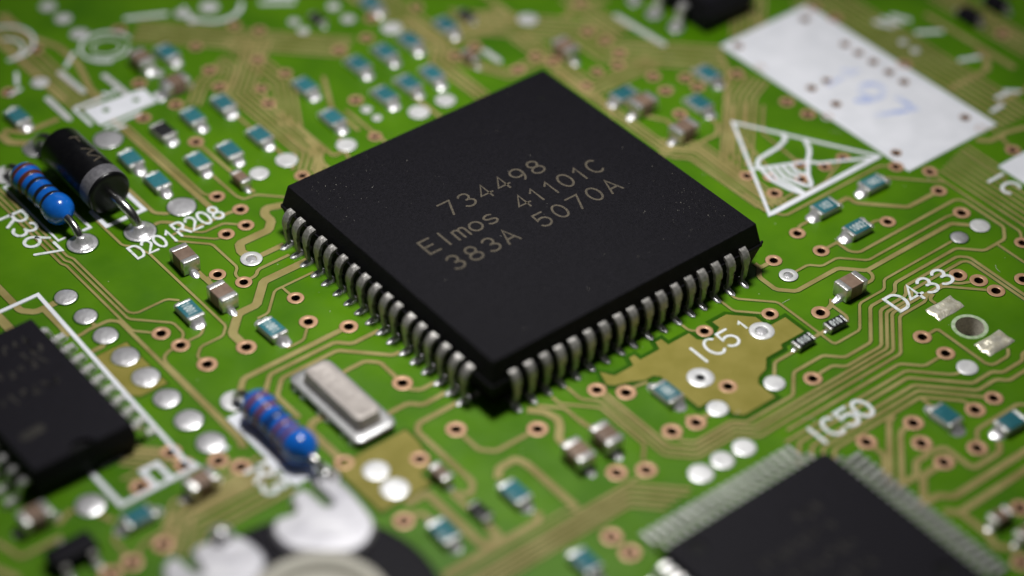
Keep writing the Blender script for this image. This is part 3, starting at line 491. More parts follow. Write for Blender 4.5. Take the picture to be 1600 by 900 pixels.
# ------------------------------------------------------------------ setting: the circuit board and the dark sheet added below it
mb = MB(); mb.add([(-400, -400, -9), (400, -400, -9), (400, 400, -9), (-400, 400, -9)], [[0, 1, 2, 3]])  # unseen dark sheet, added so the drilled holes look black inside
obj('hole_backing', mb.mesh('hole_backing', ['hole_backing']), kind='structure', label='unseen dark sheet added under the circuit board to keep its holes black', category='hole_backing')

WHITE = (28.8, 38.4, -10.75, 9.85)
HOLE = (19.42, -25.42, 1.03)
RINGPADS = [p for p in PADS if p[3] in 'rh']
holes = [[q[:2] for q in circ(d * .255 + .01, 0, 14, x, y)] for x, y, d in VIAS]
holes.append([q[:2] for q in circ(HOLE[2], 0, 32, HOLE[0], HOLE[1])])
board_outline = [(-64, -60), (70, -60), (70, 66), (-64, 66)]
mb = MB()
V, F = cdt_fill(board_outline, holes)
mb.add([(x, y, 0) for x, y in V], F)
mb.add([(x, y, -1.6) for x, y in V], F)
mb.add([(x, y, z) for z in (0, -1.6) for x, y in board_outline], [[i, (i + 1) % 4, 4 + (i + 1) % 4, 4 + i] for i in range(4)])
board = obj('circuit_board', mb.mesh('circuit_board', ['mask']), kind='structure', label='green printed circuit board covered in tan traces and drilled vias', category='circuit board')

def clear_of_holes(pts):
    '''A trace that ends on a via stops at the ring, so that the hole stays open.'''
    pts = list(pts)
    for e, nb in ((0, 1), (-1, -2)):
        for x, y, d in VIAS:
            if math.hypot(pts[e][0] - x, pts[e][1] - y) < .5:
                v = Vector(pts[nb]) - Vector((x, y)); r = d * .255 + .07
                if v.length > r: pts[e] = tuple(Vector((x, y)) + v.normalized() * r)
    return pts
def hits_hole(a, b, w):
    a = Vector(a); b = Vector(b); L = (b - a).length
    for x, y, d in VIAS:
        p = Vector((x, y)); t = max(0, min(1, (p - a).dot(b - a) / max(L * L, 1e-9)))
        if (a + (b - a) * t - p).length < d * .255 + w / 2 - .02: return True
    return False
def split_runs(pts, w):
    '''Cut a run where it would cross the open hole of a via it does not end on.'''
    fine = [tuple(pts[0])]
    for a, b in zip(pts, pts[1:]):
        L = math.hypot(b[0] - a[0], b[1] - a[1]); n = max(1, int(L / .25))
        fine += [(a[0] + (b[0] - a[0]) * k / n, a[1] + (b[1] - a[1]) * k / n) for k in range(1, n + 1)]
    if not any(hits_hole(a, b, w) for a, b in zip(fine, fine[1:])): return [pts]
    runs = []; cur = [fine[0]]
    for a, b in zip(fine, fine[1:]):
        if hits_hole(a, b, min(w, .12)):
            if len(cur) > 1: runs.append(cur)
            cur = [b]
        else: cur.append(b)
    if len(cur) > 1: runs.append(cur)
    return runs
for i, (w, pts) in enumerate(TRACES):
    w = max(.2, w - .05)
    mb = MB()
    for run in split_runs(chaikin(clear_of_holes(pts)), w): ribbon(mb, run, w, 0.001, .034 + i * .00009, .055, caps=False, mi=0, side=1)
    obj('trace', mb.mesh('trace', ['maskcu', 'maskedge']), board)
moats = []
for i, poly in enumerate(PLANES):
    mb = MB(); hs = [[q[:2] for q in circ(d * .255 + .03, 0, 12, x, y)] for x, y, d in VIAS] + [[q[:2] for q in circ(d * .3, 0, 14, x, y)] for x, y, d, t in RINGPADS]
    xs = [p[0] for p in poly]; ys = [p[1] for p in poly]
    hs = [h for h in hs if min(xs) < h[0][0] < max(xs) and min(ys) < h[0][1] < max(ys)]
    slab(mb, poly, hs, .001, .056 + i * .0004, .09, 0, 1)
    moats.append((poly, hs, (.36, .2, .12)[i]))
    obj('copper_plane', mb.mesh('copper_plane', ['maskplane', 'maskedge']), board)
# bare laminate, with no copper behind it, shows as a darker green moat round each copper area
for i, (poly, hs, e) in enumerate(moats):
    A = sum(poly[k - 1][0] * poly[k][1] - poly[k][0] * poly[k - 1][1] for k in range(len(poly)))
    out = offsets(poly, -e if A > 0 else e, True)
    V, F = cdt_fill(out, [[q[:2] for q in circ(d * .255 + .03, 0, 12, x, y)] for x, y, d in VIAS])
    mb = MB(); mb.add([(x, y, .004 + i * .001) for x, y in V], F); obj('clearance', mb.mesh('clearance', ['maskdark']), board)
ring_cache = {}
for x, y, d in VIAS:
    white = WHITE[0] < x < WHITE[1] and WHITE[2] < y < WHITE[3]
    key = (round(d, 1), white)
    if key not in ring_cache:
        D = key[0]; ri = D * .255; ro = ri + .11 if white else D / 2; z = .078 if white else .066
        mb = MB()
        loft(mb, [circ(ro + .045, .001, 24), circ(ro, z - .012, 24)], 2, False)
        loft(mb, [circ(ro, z - .012, 24), circ(ro - .03, z, 24), circ(ri + .045, z, 24), circ(ri, z - .03, 24)], 0, False)
        loft(mb, [circ(ri, z - .03, 24), circ(ri - .012, -.3, 24), circ(ri - .012, -1.6, 24)], 1, False)
        ring_cache[key] = mb.mesh('via', ['cu', 'barrel', 'silk' if white else 'maskedge'], 40)
    obj('via', ring_cache[key], board, (x, y, 0), (0, 0, random.random() * 6))
# the drilled hole with its worn pale rim
mb = MB(); hx, hy, hr = HOLE
loft(mb, [circ(hr + .24, .002, 40), circ(hr + .14, .02, 40), circ(hr - .03, .006, 40)], 1, False)
loft(mb, [circ(hr - .03, .006, 40), circ(hr - .02, -1.6, 40)], 0, False)
obj('mounting_hole', mb.mesh('mounting_hole', ['fr4', 'rim'], 40), board, (hx, hy, 0))

def pad_mesh(d, t):
    mb = MB(); r = d / 2; n = 32
    rj = lambda a: r * (1 + .012 * math.sin(3 * a + d * 7) + .01 * math.sin(5 * a + 2))
    if t == 'd':
        loft(mb, [circ(r + .1, .001, n), circ(r + .07, .05, n), circ(r + .02, .052, n)], 1, False)
        prof = [(1.0, .05), (.97, .075), (.86, .10), (.68, .135), (.45, .165), (.2, .18), (.04, .182)]
        rings = [[(rj(2 * math.pi * i / n) * f * math.cos(2 * math.pi * i / n), rj(2 * math.pi * i / n) * f * math.sin(2 * math.pi * i / n), z * (.6 + .25 * r)) for i in range(n)] for f, z in prof]
        rings = [circ(r + .0, .002, n)] + rings
        loft(mb, rings, 0)
    elif t == 'w':
        loft(mb, [circ(r + .06, .001, n), circ(r + .03, .06, n)], 1, False)
        loft(mb, [circ(r + .03, .06, n), circ(r, .075, n), circ(r * .8, .095, n), circ(r * .4, .1, n), circ(.02, .1, n)], 0, False)
    else:
        loft(mb, [circ(r + .07, .001, n), circ(r + .03, .062, n)], 1, False)
        q = .52 if t == 'h' else .36
        loft(mb, [circ(r + .03, .062, n), circ(r, .085, n), circ(r * (q + .1), .09, n), circ(r * q, .07, n), circ(r * q * .9, -.08 if t == 'h' else -.004, n)], 0, False)
        if t == 'h': loft(mb, [circ(r * q * .9, .035, n), circ(r * q * .5, .07, n), circ(.01, .075, n)], 2, False)
        else: loft(mb, [circ(r * q * .9, .012, n), circ(.01, .01, n)], 3, False)
    return mb.mesh('solder_pad', ['solder' if t == 'd' else 'tin', 'maskedge', 'solder', 'dark'], 50)
pc = {}
for x, y, d, t in PADS:
    k = (round(d, 1), t)
    if k not in pc: pc[k] = pad_mesh(*k)
    obj('solder_pad', pc[k], board, (x, y, .012), (0, 0, random.random() * 6))
# two rectangular lands flooded with solder, either side of the hole
for (x0, x1, y0, y1), lift in (((18.2, 20.75, -23.77, -22.36), .16), ((18.2, 20.75, -28.36, -26.9), .22)):
    mb = MB(); nx, ny = 22, 14; vs = []; fs = []
    for j in range(ny + 1):
        for i in range(nx + 1):
            u, v = i / nx, j / ny; e = min(u, 1 - u, (v) * .6, (1 - v) * .6) * 5; e = min(1, max(0, e))
            h = .02 + (.05 + lift * (.55 + .45 * math.sin(u * 7 + v * 4 + lift * 20) * math.cos(v * 6 - u * 3))) * math.sqrt(e)
            ax = .05 * math.sin(v * 9 + lift * 30) * (1 if 0 < i < nx else 2); ay = .05 * math.sin(u * 8)
            vs.append((x0 + (x1 - x0) * u + ax * .4, y0 + (y1 - y0) * v + ay * .5, h + random.uniform(-.008, .008)))
    for j in range(ny):
        for i in range(nx): a = j * (nx + 1) + i; fs.append([a, a + 1, a + nx + 2, a + nx + 1])
    mb.add(vs, fs); obj('solder_land', mb.mesh('solder_land', ['gold'], 60), board)
# ------------------------------------------------------------------ silkscreen
SZ = .068
sk = [0]
def silk(pts, w, closed=False, name='silkscreen_line', c=0):
    sk[0] += 1; mb = MB(); ribbon(mb, pts, w, .001, SZ + .0007 * (sk[0] % 16), .01, closed); return obj(name, mb.mesh(name, ['silk']), board)
def silk_area(pts, holes=(), name='silkscreen_block', z=None):
    sk[0] += 1; mb = MB(); slab(mb, pts, list(holes), .001, z or SZ + .0007 * (sk[0] % 16), .01); return obj(name, mb.mesh(name, ['silk']), board)
silk([(-24.5, 20.48), (-25.05, 20.48), (-25.05, 28.2), (-24.3, 28.2)], .16)
silk([(-23.05, 20.4), (-22.5, 20.4), (-22.5, 23.5)], .22)
silk([(-21.5, 21.9), (-21.5, 19.8), (-18.4, 19.8), (-18.4, 26)], .34)
silk([(-40, 16.24), (-29.15, 16.24), (-29.95, -3.5)], .3)
silk([(-30.0, -3.4), (-29.6, -4.5), (-35.2, -4.5), (-35.2, -.7)], .34)
silk([(-32.8, -.82), (-34.3, -.78)], .34)
silk([(-32.6, -4.5), (-32.6, -2.75), (-31.5, -2.75), (-31.5, -4.5)], .38)
silk_area([(-25.75, -9.75), (-23.1, -9.75), (-23.1, -2.0), (-25.75, -2.0)])
silk_area([(-27.7, -4.4), (-27.1, -4.4), (-27.1, -2.6), (-27.7, -2.6)])
whole = [[q[:2] for q in circ(d * .255 + .16, 0, 12, x, y)] for x, y, d in VIAS if WHITE[0] + .6 < x < WHITE[1] - .6 and WHITE[2] + .6 < y < WHITE[3] - .6]
silk_area([(WHITE[0], WHITE[2]), (WHITE[1], WHITE[2]), (WHITE[1], WHITE[3]), (WHITE[0], WHITE[3])], whole, z=.062)
silk_area([(34.5, -26), (42, -26), (42, -14.45), (34.5, -14.45)] if False else [(34.5, -17.1), (60, -17.1), (60, -14.4), (34.5, -14.4)])
lettering('stamp_mark', board, '197', 31.9, 1.8, -90, 3.0, 2.75, .55, .062, .0705, 'stamp', 1.9)
silk([(22.56, 1.7), (28.35, -8.1), (16.97, -8.2)], .3, True)
silk([(17.2, -8.16), (28.2, -8.08)], .42)
silk([(24.6, -1.7), (24.17, -2.35), (23.1, -2.7), (21.0, -2.85), (20.4, -3.25), (20.25, -3.95), (19.95, -5.3), (20.25, -6.9), (20.6, -7.9)], .32)
silk([(25.4, -3.2), (24.9, -4.16), (24.45, -4.65), (23.7, -5.25), (22.5, -6.5), (21.95, -7.4)], .32)
silk([(19.75, -3.47), (21.73, -4.41), (23.65, -5.29), (24.17, -5.95), (25.32, -6.57), (27.6, -7.8)], .26)
for p in ([(20.77, -4.2), (20.45, -5.44), (20.75, -7.25), (20.75, -8.0)], [(21.25, -4.4), (20.95, -5.62), (21.4, -7.2), (21.75, -7.6)], [(21.75, -4.6), (21.55, -5.63), (21.75, -6.2)], [(22.3, -4.8), (22.1, -5.7), (22.4, -6.3)]):
    silk(p, .3)
lettering('letter', board, 'R367', -27.15, 25.05, -90, 1.75, 1.52, .24, .001, SZ + .012, 'silkworn', 1.12)
lettering('letter', board, 'D201', -21.65, 15.35, 0, 1.4, .93, .2, .001, SZ + .012, 'silkworn', .72)
lettering('letter', board, 'R208', -17.86, 15.6, 0, 1.5, .98, .2, .001, SZ + .012, 'silkworn', .74)
lettering('letter', board, 'D433', 16.75, -21.45, 0, 1.6, 1.48, .24, .001, SZ + .012, 'silkworn', 1.15)
lettering('letter', board, 'IC50', 2.95, -27.5, 0, 1.6, 1.38, .26, .001, SZ + .012, 'silkworn', 1.15)
lettering('letter', board, 'IC5', 2.15, -17.05, 0, 1.62, 1.36, .2, .001, SZ + .012, 'silkworn', 1.1)
lettering('letter', board, '1', 6.85, -16.2, 0, .8, .6, .17, .001, SZ + .012, 'silkworn', .55)
lettering('letter', board, 'IC', 32.55, -14.7, -90, 1.45, 1.45, .26, .001, SZ + .012, 'silkworn', 1.1)
lettering('letter', board, 'R3', -27.5, -6.9, -90, 1.6, 1.5, .3, .001, SZ + .012, 'silkworn', 1.1)
# outlines in the far corner: rings, a block with two clear dots, worn strokes
for cx, cy, r, w, a0, a1 in ((-9.8, 39.1, 2.05, .2, 0, 250), (-9.8, 39.1, 1.1, .1, 0, 340), (-9.8, 39.1, 1.7, .14, 200, 330), (0, 38.95, 2.3, .3, 150, 330), (-16.0, 44.4, 2.4, .22, -110, 100), (-16.4, 43.6, 1.5, .2, -90, 60)):
    silk([(cx + r * math.cos(math.radians(a0 + (a1 - a0) * i / 28)), cy + r * math.sin(math.radians(a0 + (a1 - a0) * i / 28))) for i in range(29)], w)
silk_area([(-15.6, 30.5), (-10.6, 30.45), (-10.5, 32.5), (-15.6, 32.95)], [[q[:2] for q in circ(.28, 0, 12, -14.25, 31.85)], [q[:2] for q in circ(.28, 0, 12, -11.75, 31.6)]])
for a, b in (((-16.1, 31), (-16.1, 33.4)), ((-15.9, 33.5), (-13.6, 33.4)), ((-13.2, 33.4), (-13.2, 33.9)), ((-12.9, 33.5), (-12.2, 33.6)), ((-10.3, 30.3), (-10.3, 31.3)), ((-15.4, 30), (-12.4, 30)), ((-14.9, 29.4), (-14.2, 29.3)), ((-13.7, 38.7), (-12.3, 39.9)), ((-17.9, 38.9), (-17.2, 40.2)), ((-19, 38), (-18, 38.2))):
    silk([a, b], .26)
for a, b in (((-14.5, 38.2), (-14.37, 35.0)), ((-17.0, 35.8), (-17.04, 32.57)), ((-12.0, 35.8), (-11.9, 32.8)), ((13.45, 20.6), (13.5, 18.8)), ((24.95, 18.0), (25.3, 12.7))):
    mb = MB(); ribbon(mb, [a, b], .5, .001, .09); obj('solder_pad', mb.mesh('solder_pad', ['tin']), board)
for a, b in (((42.6, 1.6), (44.3, .5)), ((42.5, -3.2), (44, -3.8)), ((41.0, 4.7), (41.6, 3.4)), ((41.9, 4.7), (42.4, 3.3)), ((42.8, 4.5), (43.4, 3.2)), ((41.0, -8.4), (42.0, -8.5)), ((42.2, -8.2), (43.0, -8.9)), ((39.4, -9.4), (40.6, -9.3)), ((3.3, 36.9), (5.4, 35.4)), ((4.4, 37.3), (6.2, 36.0)), ((-6.5, 41.6), (-3.6, 40.2))):
    silk([a, b], .34)
# ------------------------------------------------------------------ the large square chip
chip = thing('integrated_circuit', 'large square black chip with J-leads, printed 734498 Elmos 383A, in the centre', 'chip')
body = MB(); ox, oy = .107, -.218
def sq(h, z, c, k=1.0): return rrect(h, h, z, c, 2, ox * k, oy * k)
loft(body, [sq(11.5, .3, .12), sq(11.98, 2.15, .12), sq(12.04, 2.2, .12), sq(12.04, 2.42, .12), sq(11.95, 2.47, .12), sq(11.62, 4.1, .1), sq(11.585, 4.145, .1), sq(11.53, 4.16, .1)])
obj('package_body', body.mesh('package_body', ['plastic'], 25), chip)
top_z = 4.1615
ztxt = (4.1595, 4.1645)
for s, x, y, h in (('734498', -4.55, 1.72, 1.45), ('Elmos', -8.15, -.72, 1.45), ('41101C', -.1, -.78, 1.45), ('383A', -7.75, -3.15, 1.45), ('5070A', -.2, -3.2, 1.45)):
    adv = {'734498': 1.54, 'Elmos': 1.28, '41101C': 1.32, '383A': 1.52, '5070A': 1.56}[s]
    lettering('printed_letter', chip, s, x, y, 0, h, adv, .17, *ztxt, 'print', .98)
# mould mark
mb = MB(); loft(mb, [circ(.32, 4.1625, 20), circ(.27, 4.1635, 20), circ(.02, 4.163, 20)], 0, False); obj('mould_mark', mb.mesh('mould_mark', ['dark']), chip, (9.3, 8.6, 0))
mb = MB(); loft(mb, [circ(.14, 0, 8), circ(.1, .25, 8), circ(.03, .32, 8)]); obj('moulding_flash', mb.mesh('moulding_flash', ['plastic2'], 40), chip, (12.05, -12.1, 2.3), (0, .7, 0))
def lead_mesh(path, widths, th, name, matn='lead', jit=0):
    """A bent strip in the x-z plane: path gives its outer face, widths its width in y at each point."""
    mb = MB(); rings = []
    for i, (x, z) in enumerate(path):
        a = path[max(0, i - 1)]; b = path[min(len(path) - 1, i + 1)]
        dx, dz = b[0] - a[0], b[1] - a[1]; L = math.hypot(dx, dz); nx, nz = dz / L, -dx / L
        w = widths[i] / 2; e = min(.03, w * .3); t = th
        rings.append([(x, -w + e, z), (x, w - e, z), (x + nx * e, w, z + nz * e), (x + nx * (t - e), w, z + nz * (t - e)), (x + nx * t, w - e, z + nz * t), (x + nx * t, -w + e, z + nz * t), (x + nx * (t - e), -w, z + nz * (t - e)), (x + nx * e, -w, z + nz * e)])
    loft(mb, rings); return mb.mesh(name, [matn], 35)
def joint_mesh(x0, x1, w, h, seed, name='solder_joint', skew=0):
    """A solder fillet lying along x, rounded at its outer end."""
    rnd = random.Random(seed); mb = MB(); rings = []; n = 9; K = 9
    for k in range(K + 1):
        u = k / K; x = x0 + (x1 - x0) * u
        ww = w * .5 * (1 - .15 * u) * (math.sqrt(max(0.02, 1 - max(0, (u - .55) / .45) ** 2))) * (1 if u > .05 else .8)
        hh = .03 + h * ((1 - u) ** 1.6 * .8 + .35 * math.sqrt(max(0, 1 - u * u)) * .6)
        ring = [(x, skew * u - ww, .0)]
        for i in range(1, n): t = math.pi * i / n; ring.append((x + rnd.uniform(-.012, .012), skew * u - ww * math.cos(t), hh * math.sin(t) ** .8 + rnd.uniform(-.012, .012)))
        ring.append((x, skew * u + ww, .0)); rings.append(ring)
    loft(mb, rings); return mb.mesh(name, ['solder'], 60)
jp = [(11.9, 2.74), (12.12, 2.72), (12.3, 2.6), (12.42, 2.42), (12.5, 2.2), (12.53, 1.85), (12.52, 1.72), (12.45, .75), (12.36, .42), (12.18, .16), (11.95, .05), (11.6, .1), (11.35, .3)]
jw = [.64, .64, .64, .64, .64, .62, .42, .38, .38, .38, .38, .38, .38]
def bent(k):
    r = random.Random(k)
    return lead_mesh([(x + r.uniform(-.02, .02) * (z < 2.5), z + r.uniform(-.03, .03) * (.3 < z < 2.5)) for x, z in jp], [w * r.uniform(.9, 1.06) for w in jw], -.2, 'lead')
J = [bent(k) for k in range(12)]
JS = [joint_mesh(12.2, 13.22, .56, .40, s, skew=random.uniform(-.07, .07)) for s in range(10)]
for side in range(4):
    rz = (-90, 180, 0, 90)[side]
    for i in range(17):
        a = math.radians(rz); off = (i - 8) * 1.27
        ld = obj('lead', random.choice(J), chip, (-math.sin(a) * off, math.cos(a) * off, random.uniform(-.01, .01)), (0, 0, a + random.uniform(-.006, .006)))
        if side < 2: obj('solder_joint', random.choice(JS), ld, (random.uniform(-.06, .03), 0, .01))
# ------------------------------------------------------------------ gull-wing packages
def squiggles(parent, rows, z, w, seed, name='worn_print'):
    """Print too worn and small to read: short strokes in rows."""
    rnd = random.Random(seed)
    for (x, y, dx, dy, n, h) in rows:
        mb = MB()
        for i in range(n):
            bx, by = x + dx * i, y + dy * i; ux, uy = (dx / math.hypot(dx, dy), dy / math.hypot(dx, dy)); vx, vy = -uy, ux
            for q in range(2):
                p = [(bx + ux * rnd.uniform(0, .7) * h * .6 + vx * rnd.uniform(0, 1) * h, by + uy * rnd.uniform(0, .7) * h * .6 + vy * rnd.uniform(0, 1) * h) for _ in range(3)]
                ribbon(mb, p, w, z - .003, z + .001 * q + .001 + .0004 * (i % 3), 0)
        obj(name, mb.mesh(name, ['print2']), parent, kind='stuff')
def gull_package(name, label, cat, cx, cy, hx, hy, zb, zt, sides, pitch, count, reach, lw, dimples=(), zl=None, seat=.1, notch=None, group=None, c=.1, foot=.55):
    t = thing(name, label, cat, (cx, cy, 0), group=group)
    zl = zl or (zb + zt) / 2
    mb = MB(); d = .06 * (zt - zb) / 2 + .1; n = 3
    rings = [rrect(hx - d, hy - d, zb, c, n), rrect(hx, hy, zl - .05, c, n), rrect(hx, hy, zl + .05, c, n), rrect(hx - d, hy - d, zt - .05, c, n)]
    loft(mb, rings, 0, False); mb.f.append(list(range(len(rings[0])))); mb.m.append(0)
    outer = [p[:2] for p in rrect(hx - d - .04, hy - d - .04, zt, c, n)]
    loft(mb, [rings[-1], [(x, y, zt) for x, y in outer]], 0, False)
    hs = [[q[:2] for q in circ(r, 0, 20, x, y)] for x, y, r in dimples]
    if notch: hs.append([(notch[0] + notch[2] * math.cos(math.pi * i / 10), notch[1] + notch[2] * math.sin(math.pi * i / 10)) for i in range(11)])
    V, F = cdt_fill(outer, hs); mb.add([(x, y, zt) for x, y in V], F)
    for x, y, r in dimples: loft(mb, [circ(r, zt, 20, x, y), circ(r * .9, zt - .12, 20, x, y), circ(.02, zt - .14, 20, x, y)], 1, False)
    if notch:
        h = hs[-1]; mb.add([(x, y, zt) for x, y in h] + [(x, y, zt - .3) for x, y in h], [[i, (i + 1) % 11, 11 + (i + 1) % 11, 11 + i] for i in range(11)] + [[11 + i for i in range(11)]], 1)
    obj('package_body', mb.mesh('package_body', ['plastic2', 'dark'], 25), t)
    for (ang, half) in sides:
        e = half; tip = e + reach; s1 = e + reach * .28; s2 = e + reach * (1 - foot)
        path = [(e - .1, zl + .05), (s1 - .08, zl + .05), (s1, zl), (s1 + .07, zl - .12), (s2 - .05, seat + .22), (s2 + .03, seat + .13), (s2 + .15, seat + .1), (tip, seat + .09)]
        me = lead_mesh(path, [lw] * 8, -.12 if lw < .4 else -.2, 'lead', 'leadbright')
        jm = [joint_mesh(s2 + .05, tip + .22, lw * 1.18, .2 if lw < .4 else .3, q + int(cx)) for q in range(3)]
        a = math.radians(ang)
        for i in range(count):
            off = (i - (count - 1) / 2) * pitch
            ld = obj('lead', me, t, (-math.sin(a) * off, math.cos(a) * off, 0), (0, 0, a))
            obj('solder_joint', jm[i % 3], ld, (0, 0, .005))
    return t
so = gull_package('integrated_circuit', 'black rectangular chip with a row of short silver leads, at the left edge', 'chip', -35.45, 5.45, 3.72, 6.5, .15, 2.45, ((0, 3.72), (180, 3.72)), 1.27, 10, 1.75, .5, notch=(0, -6.42, .9), foot=.5)
squiggles(so, [(-2.6, 4.2, .75, 0, 7, 1.0), (-2.6, 1.9, .75, 0, 7, 1.0), (-2.2, -.4, .75, 0, 6, 1.0), (1.2, 3.0, .6, 0, 3, .8)], 2.452, .16, 3)
mb = MB(); ribbon(mb, [(-2.4, -3.3), (-1.3, -3.2)], .75, 2.449, 2.4535); obj('worn_print', mb.mesh('worn_print', ['print2']), so)
qf = gull_package('integrated_circuit', 'thin black square chip with many fine silver leads, at the lower right below IC50', 'chip', -5.1, -35.9, 7.05, 7.05, .12, 1.5, ((0, 7.05), (90, 7.05), (180, 7.05), (270, 7.05)), 0.65, 20, 2.5, .29, dimples=((-5.15, 5.7, .62), (5.4, -4.8, .62)), zl=.85, c=.5, foot=.52)
squiggles(qf, [(-3.2, 1.6, .8, 0, 8, 1.0), (-3.2, -.2, .8, 0, 8, 1.0), (-2.6, -2.0, .8, 0, 7, 1.0), (1.2, 3.2, .8, 0, 3, 1.0)], 1.502, .15, 5)
gull_package('integrated_circuit', 'tall black chip cut off by the top edge, beside the white block', 'chip', 31.4, 16.6, 2.6, 5.0, .2, 2.9, ((180, 2.6),), 2.54, 3, 1.3, .7)
# ------------------------------------------------------------------ chip resistors and capacitors
def fillet_mesh(L, w, h, out, seed, name='solder_joint'):
    """Concave solder fillet at the +x end of a chip part of length L."""
    rnd = random.Random(seed); mb = MB(); K = 8; rings = []; n = 8; bulge = rnd.uniform(-.25, .25); ph = rnd.uniform(0, 3)
    for k in range(K + 1):
        u = k / K; x = L / 2 - .04 + out * u
        z = h * ((1 - u) ** 2.0) + .05 * math.sqrt(max(0, 1 - u ** 6)); ww = w / 2 * (1 - .30 * u) * math.sqrt(max(.03, 1 - max(0, (u - .6) / .42) ** 2))
        ring = [(x, -ww, 0)]
        for i in range(1, n):
            t = i / n * 2 - 1; ring.append((x, t * ww, max(.02, z * (1 - abs(t) ** 3 * .55) * (1 + bulge * math.sin(3.1 * t + ph)) + rnd.uniform(-.02, .02))))
        ring.append((x, ww, 0)); rings.append(ring)
    loft(mb, rings); return mb.mesh(name, ['solder'], 55)
def term_mesh(L, W, H, t, b):
    mb = MB(); rblock(mb, t / 2 + .01, W / 2 + .012, .015, H + .014, b, L / 2 - t / 2 + .01, 0); return mb.mesh('terminal', ['term'], 50)
def part_kit(L, W, H, t, bodymat, coat, name, fil, z0=.05):
    kit = {}
    mb = MB(); rblock(mb, L / 2 - .03, W / 2, z0, H, .03); kit['body'] = mb.mesh('body', [bodymat], 40)
    kit['terminal'] = term_mesh(L, W, H, t, .06)
    if coat:
        mb = MB(); rblock(mb, L / 2 - t + .02, W / 2 - .005, H - .12, H + .028, .03); kit['coating'] = mb.mesh('coating', [coat], 40)
    kit['fillets'] = [fillet_mesh(L, fil[0] * random.uniform(.9, 1.08), fil[1] * random.uniform(.9, 1.05), fil[2] * random.uniform(.9, 1.1), s) for s in range(9)]
    return kit
KITS = {
 'R': part_kit(2.0, 1.25, .57, .25, 'ceramic', 'teal', 'r', (1.16, .6, .72)),
 'B': part_kit(2.0, 1.25, .57, .25, 'ceramic', 'blackglass', 'r', (1.16, .6, .72)),
 'K': part_kit(1.6, .82, .47, .18, 'greyband', 'blackglass', 'r', (.36, .2, .3)),
 'C': part_kit(2.0, 1.3, 1.15, .48, 'tan', None, 'c', (.74, .36, .66)),
 'c': part_kit(1.6, .82, .8, .36, 'tan', None, 'c', (.55, .3, .42)),
}
NAMES = {'R': ('chip_resistor', 'chip resistor', 'teal chip resistors'), 'B': ('chip_resistor', 'chip resistor', None), 'K': ('chip_resistor', 'chip resistor', 'small black chip resistors'), 'C': ('chip_capacitor', 'chip capacitor', 'tan chip capacitors'), 'c': ('chip_capacitor', 'chip capacitor', 'small tan chip capacitors')}
for ci, (k, o, x, y) in enumerate(COMPS):
    nm, cat, grp = NAMES[k]; kit = KITS[k]
    rz = (0 if o == 'X' else -math.pi / 2) + random.uniform(-.055, .055)
    t = thing(nm, LABELS[ci], cat, (x, y, .045), rz, grp)
    obj('body', kit['body'], t)
    if 'coating' in kit: obj('coating', kit['coating'], t)
    for s in (0, math.pi):
        obj('terminal', kit['terminal'], t, (0, 0, 0), (0, 0, s))
        obj('solder_joint', random.choice(kit['fillets']), t, (0, random.uniform(-.06, .06), -.035), (0, 0, s + random.uniform(-.05, .05)))
    mk = MARKS.get(ci)
    if mk:
        top = {'R': .598, 'K': .498}[k]
        hh = .62 if k == 'R' else .5; ad = .32 if k == 'R' else .3
        lettering('marking', t, mk, -ad * len(mk) / 2 + .04, -hh / 2, 0, hh, ad, .075 if k == 'R' else .085, top - .004, top + .003, 'mark', ad * .62)
# a small three-legged transistor in the lower left
tr = thing('transistor', 'small black three-legged transistor in the lower left corner', 'transistor', (-39.9, -6.6, 0), 0)
mb = MB(); rblock(mb, 1.5, .75, .12, 1.1, .08); obj('package_body', mb.mesh('package_body', ['plastic2'], 30), tr)
lm = lead_mesh([(.6, .62), (.95, .62), (1.05, .5), (1.12, .25), (1.2, .17), (1.55, .16)], [.42] * 6, -.14, 'lead')
lj = joint_mesh(1.1, 1.75, .6, .4, 4)
for ox2, a in ((-.95, -90), (.95, -90), (0, 90)):
    l = obj('lead', lm, tr, (ox2, 0, 0), (0, 0, math.radians(a))); obj('solder_joint', lj, l)
for nm2, lb, x, y in (('diode', 'small dark two-ended part in the blurred top right corner, left of its twin', 47.2, .2), ('diode', 'small dark two-ended part in the blurred top right corner, right of its twin', 50.3, .1)):
    t = thing(nm2, lb, 'diode', (x, y, 0), math.pi / 2, 'dark parts in the top right corner')
    mb = MB(); rblock(mb, .9, .6, .1, .95, .08); obj('package_body', mb.mesh('package_body', ['plastic2'], 30), t)
    for s in (0, math.pi): obj('lead', lm, t, (0, 0, 0), (0, 0, s))
# ------------------------------------------------------------------ quartz crystal
cr = thing('quartz_crystal', 'silver metal-cased quartz crystal with a raised rounded can, below the large chip', 'crystal', (-19.12, -5.65, 0))
mb = MB(); loft(mb, [rrect(1.45, 3.75, .28, .5, 5), rrect(1.6, 3.92, .34, .55, 5), rrect(1.64, 3.96, .45, .55, 5), rrect(1.62, 3.94, .6, .55, 5), rrect(1.5, 3.82, .68, .5, 5), rrect(1.2, 3.4, .66, .4, 5)])
obj('flange', mb.mesh('flange', ['flange'], 40), cr)
mb = MB(); loft(mb, [rrect(1.1, 3.3, .6, .5, 5), rrect(1.02, 3.2, .78, .5, 5), rrect(.96, 3.12, 1.42, .46, 5), rrect(.9, 3.06, 1.55, .42, 5), rrect(.78, 2.94, 1.6, .35, 5), rrect(.62, 2.75, 1.6, .3, 5), rrect(.55, 2.66, 1.575, .28, 5)])
can = obj('can', mb.mesh('can', ['can'], 40), cr)
rnd = random.Random(11)
mb = MB()
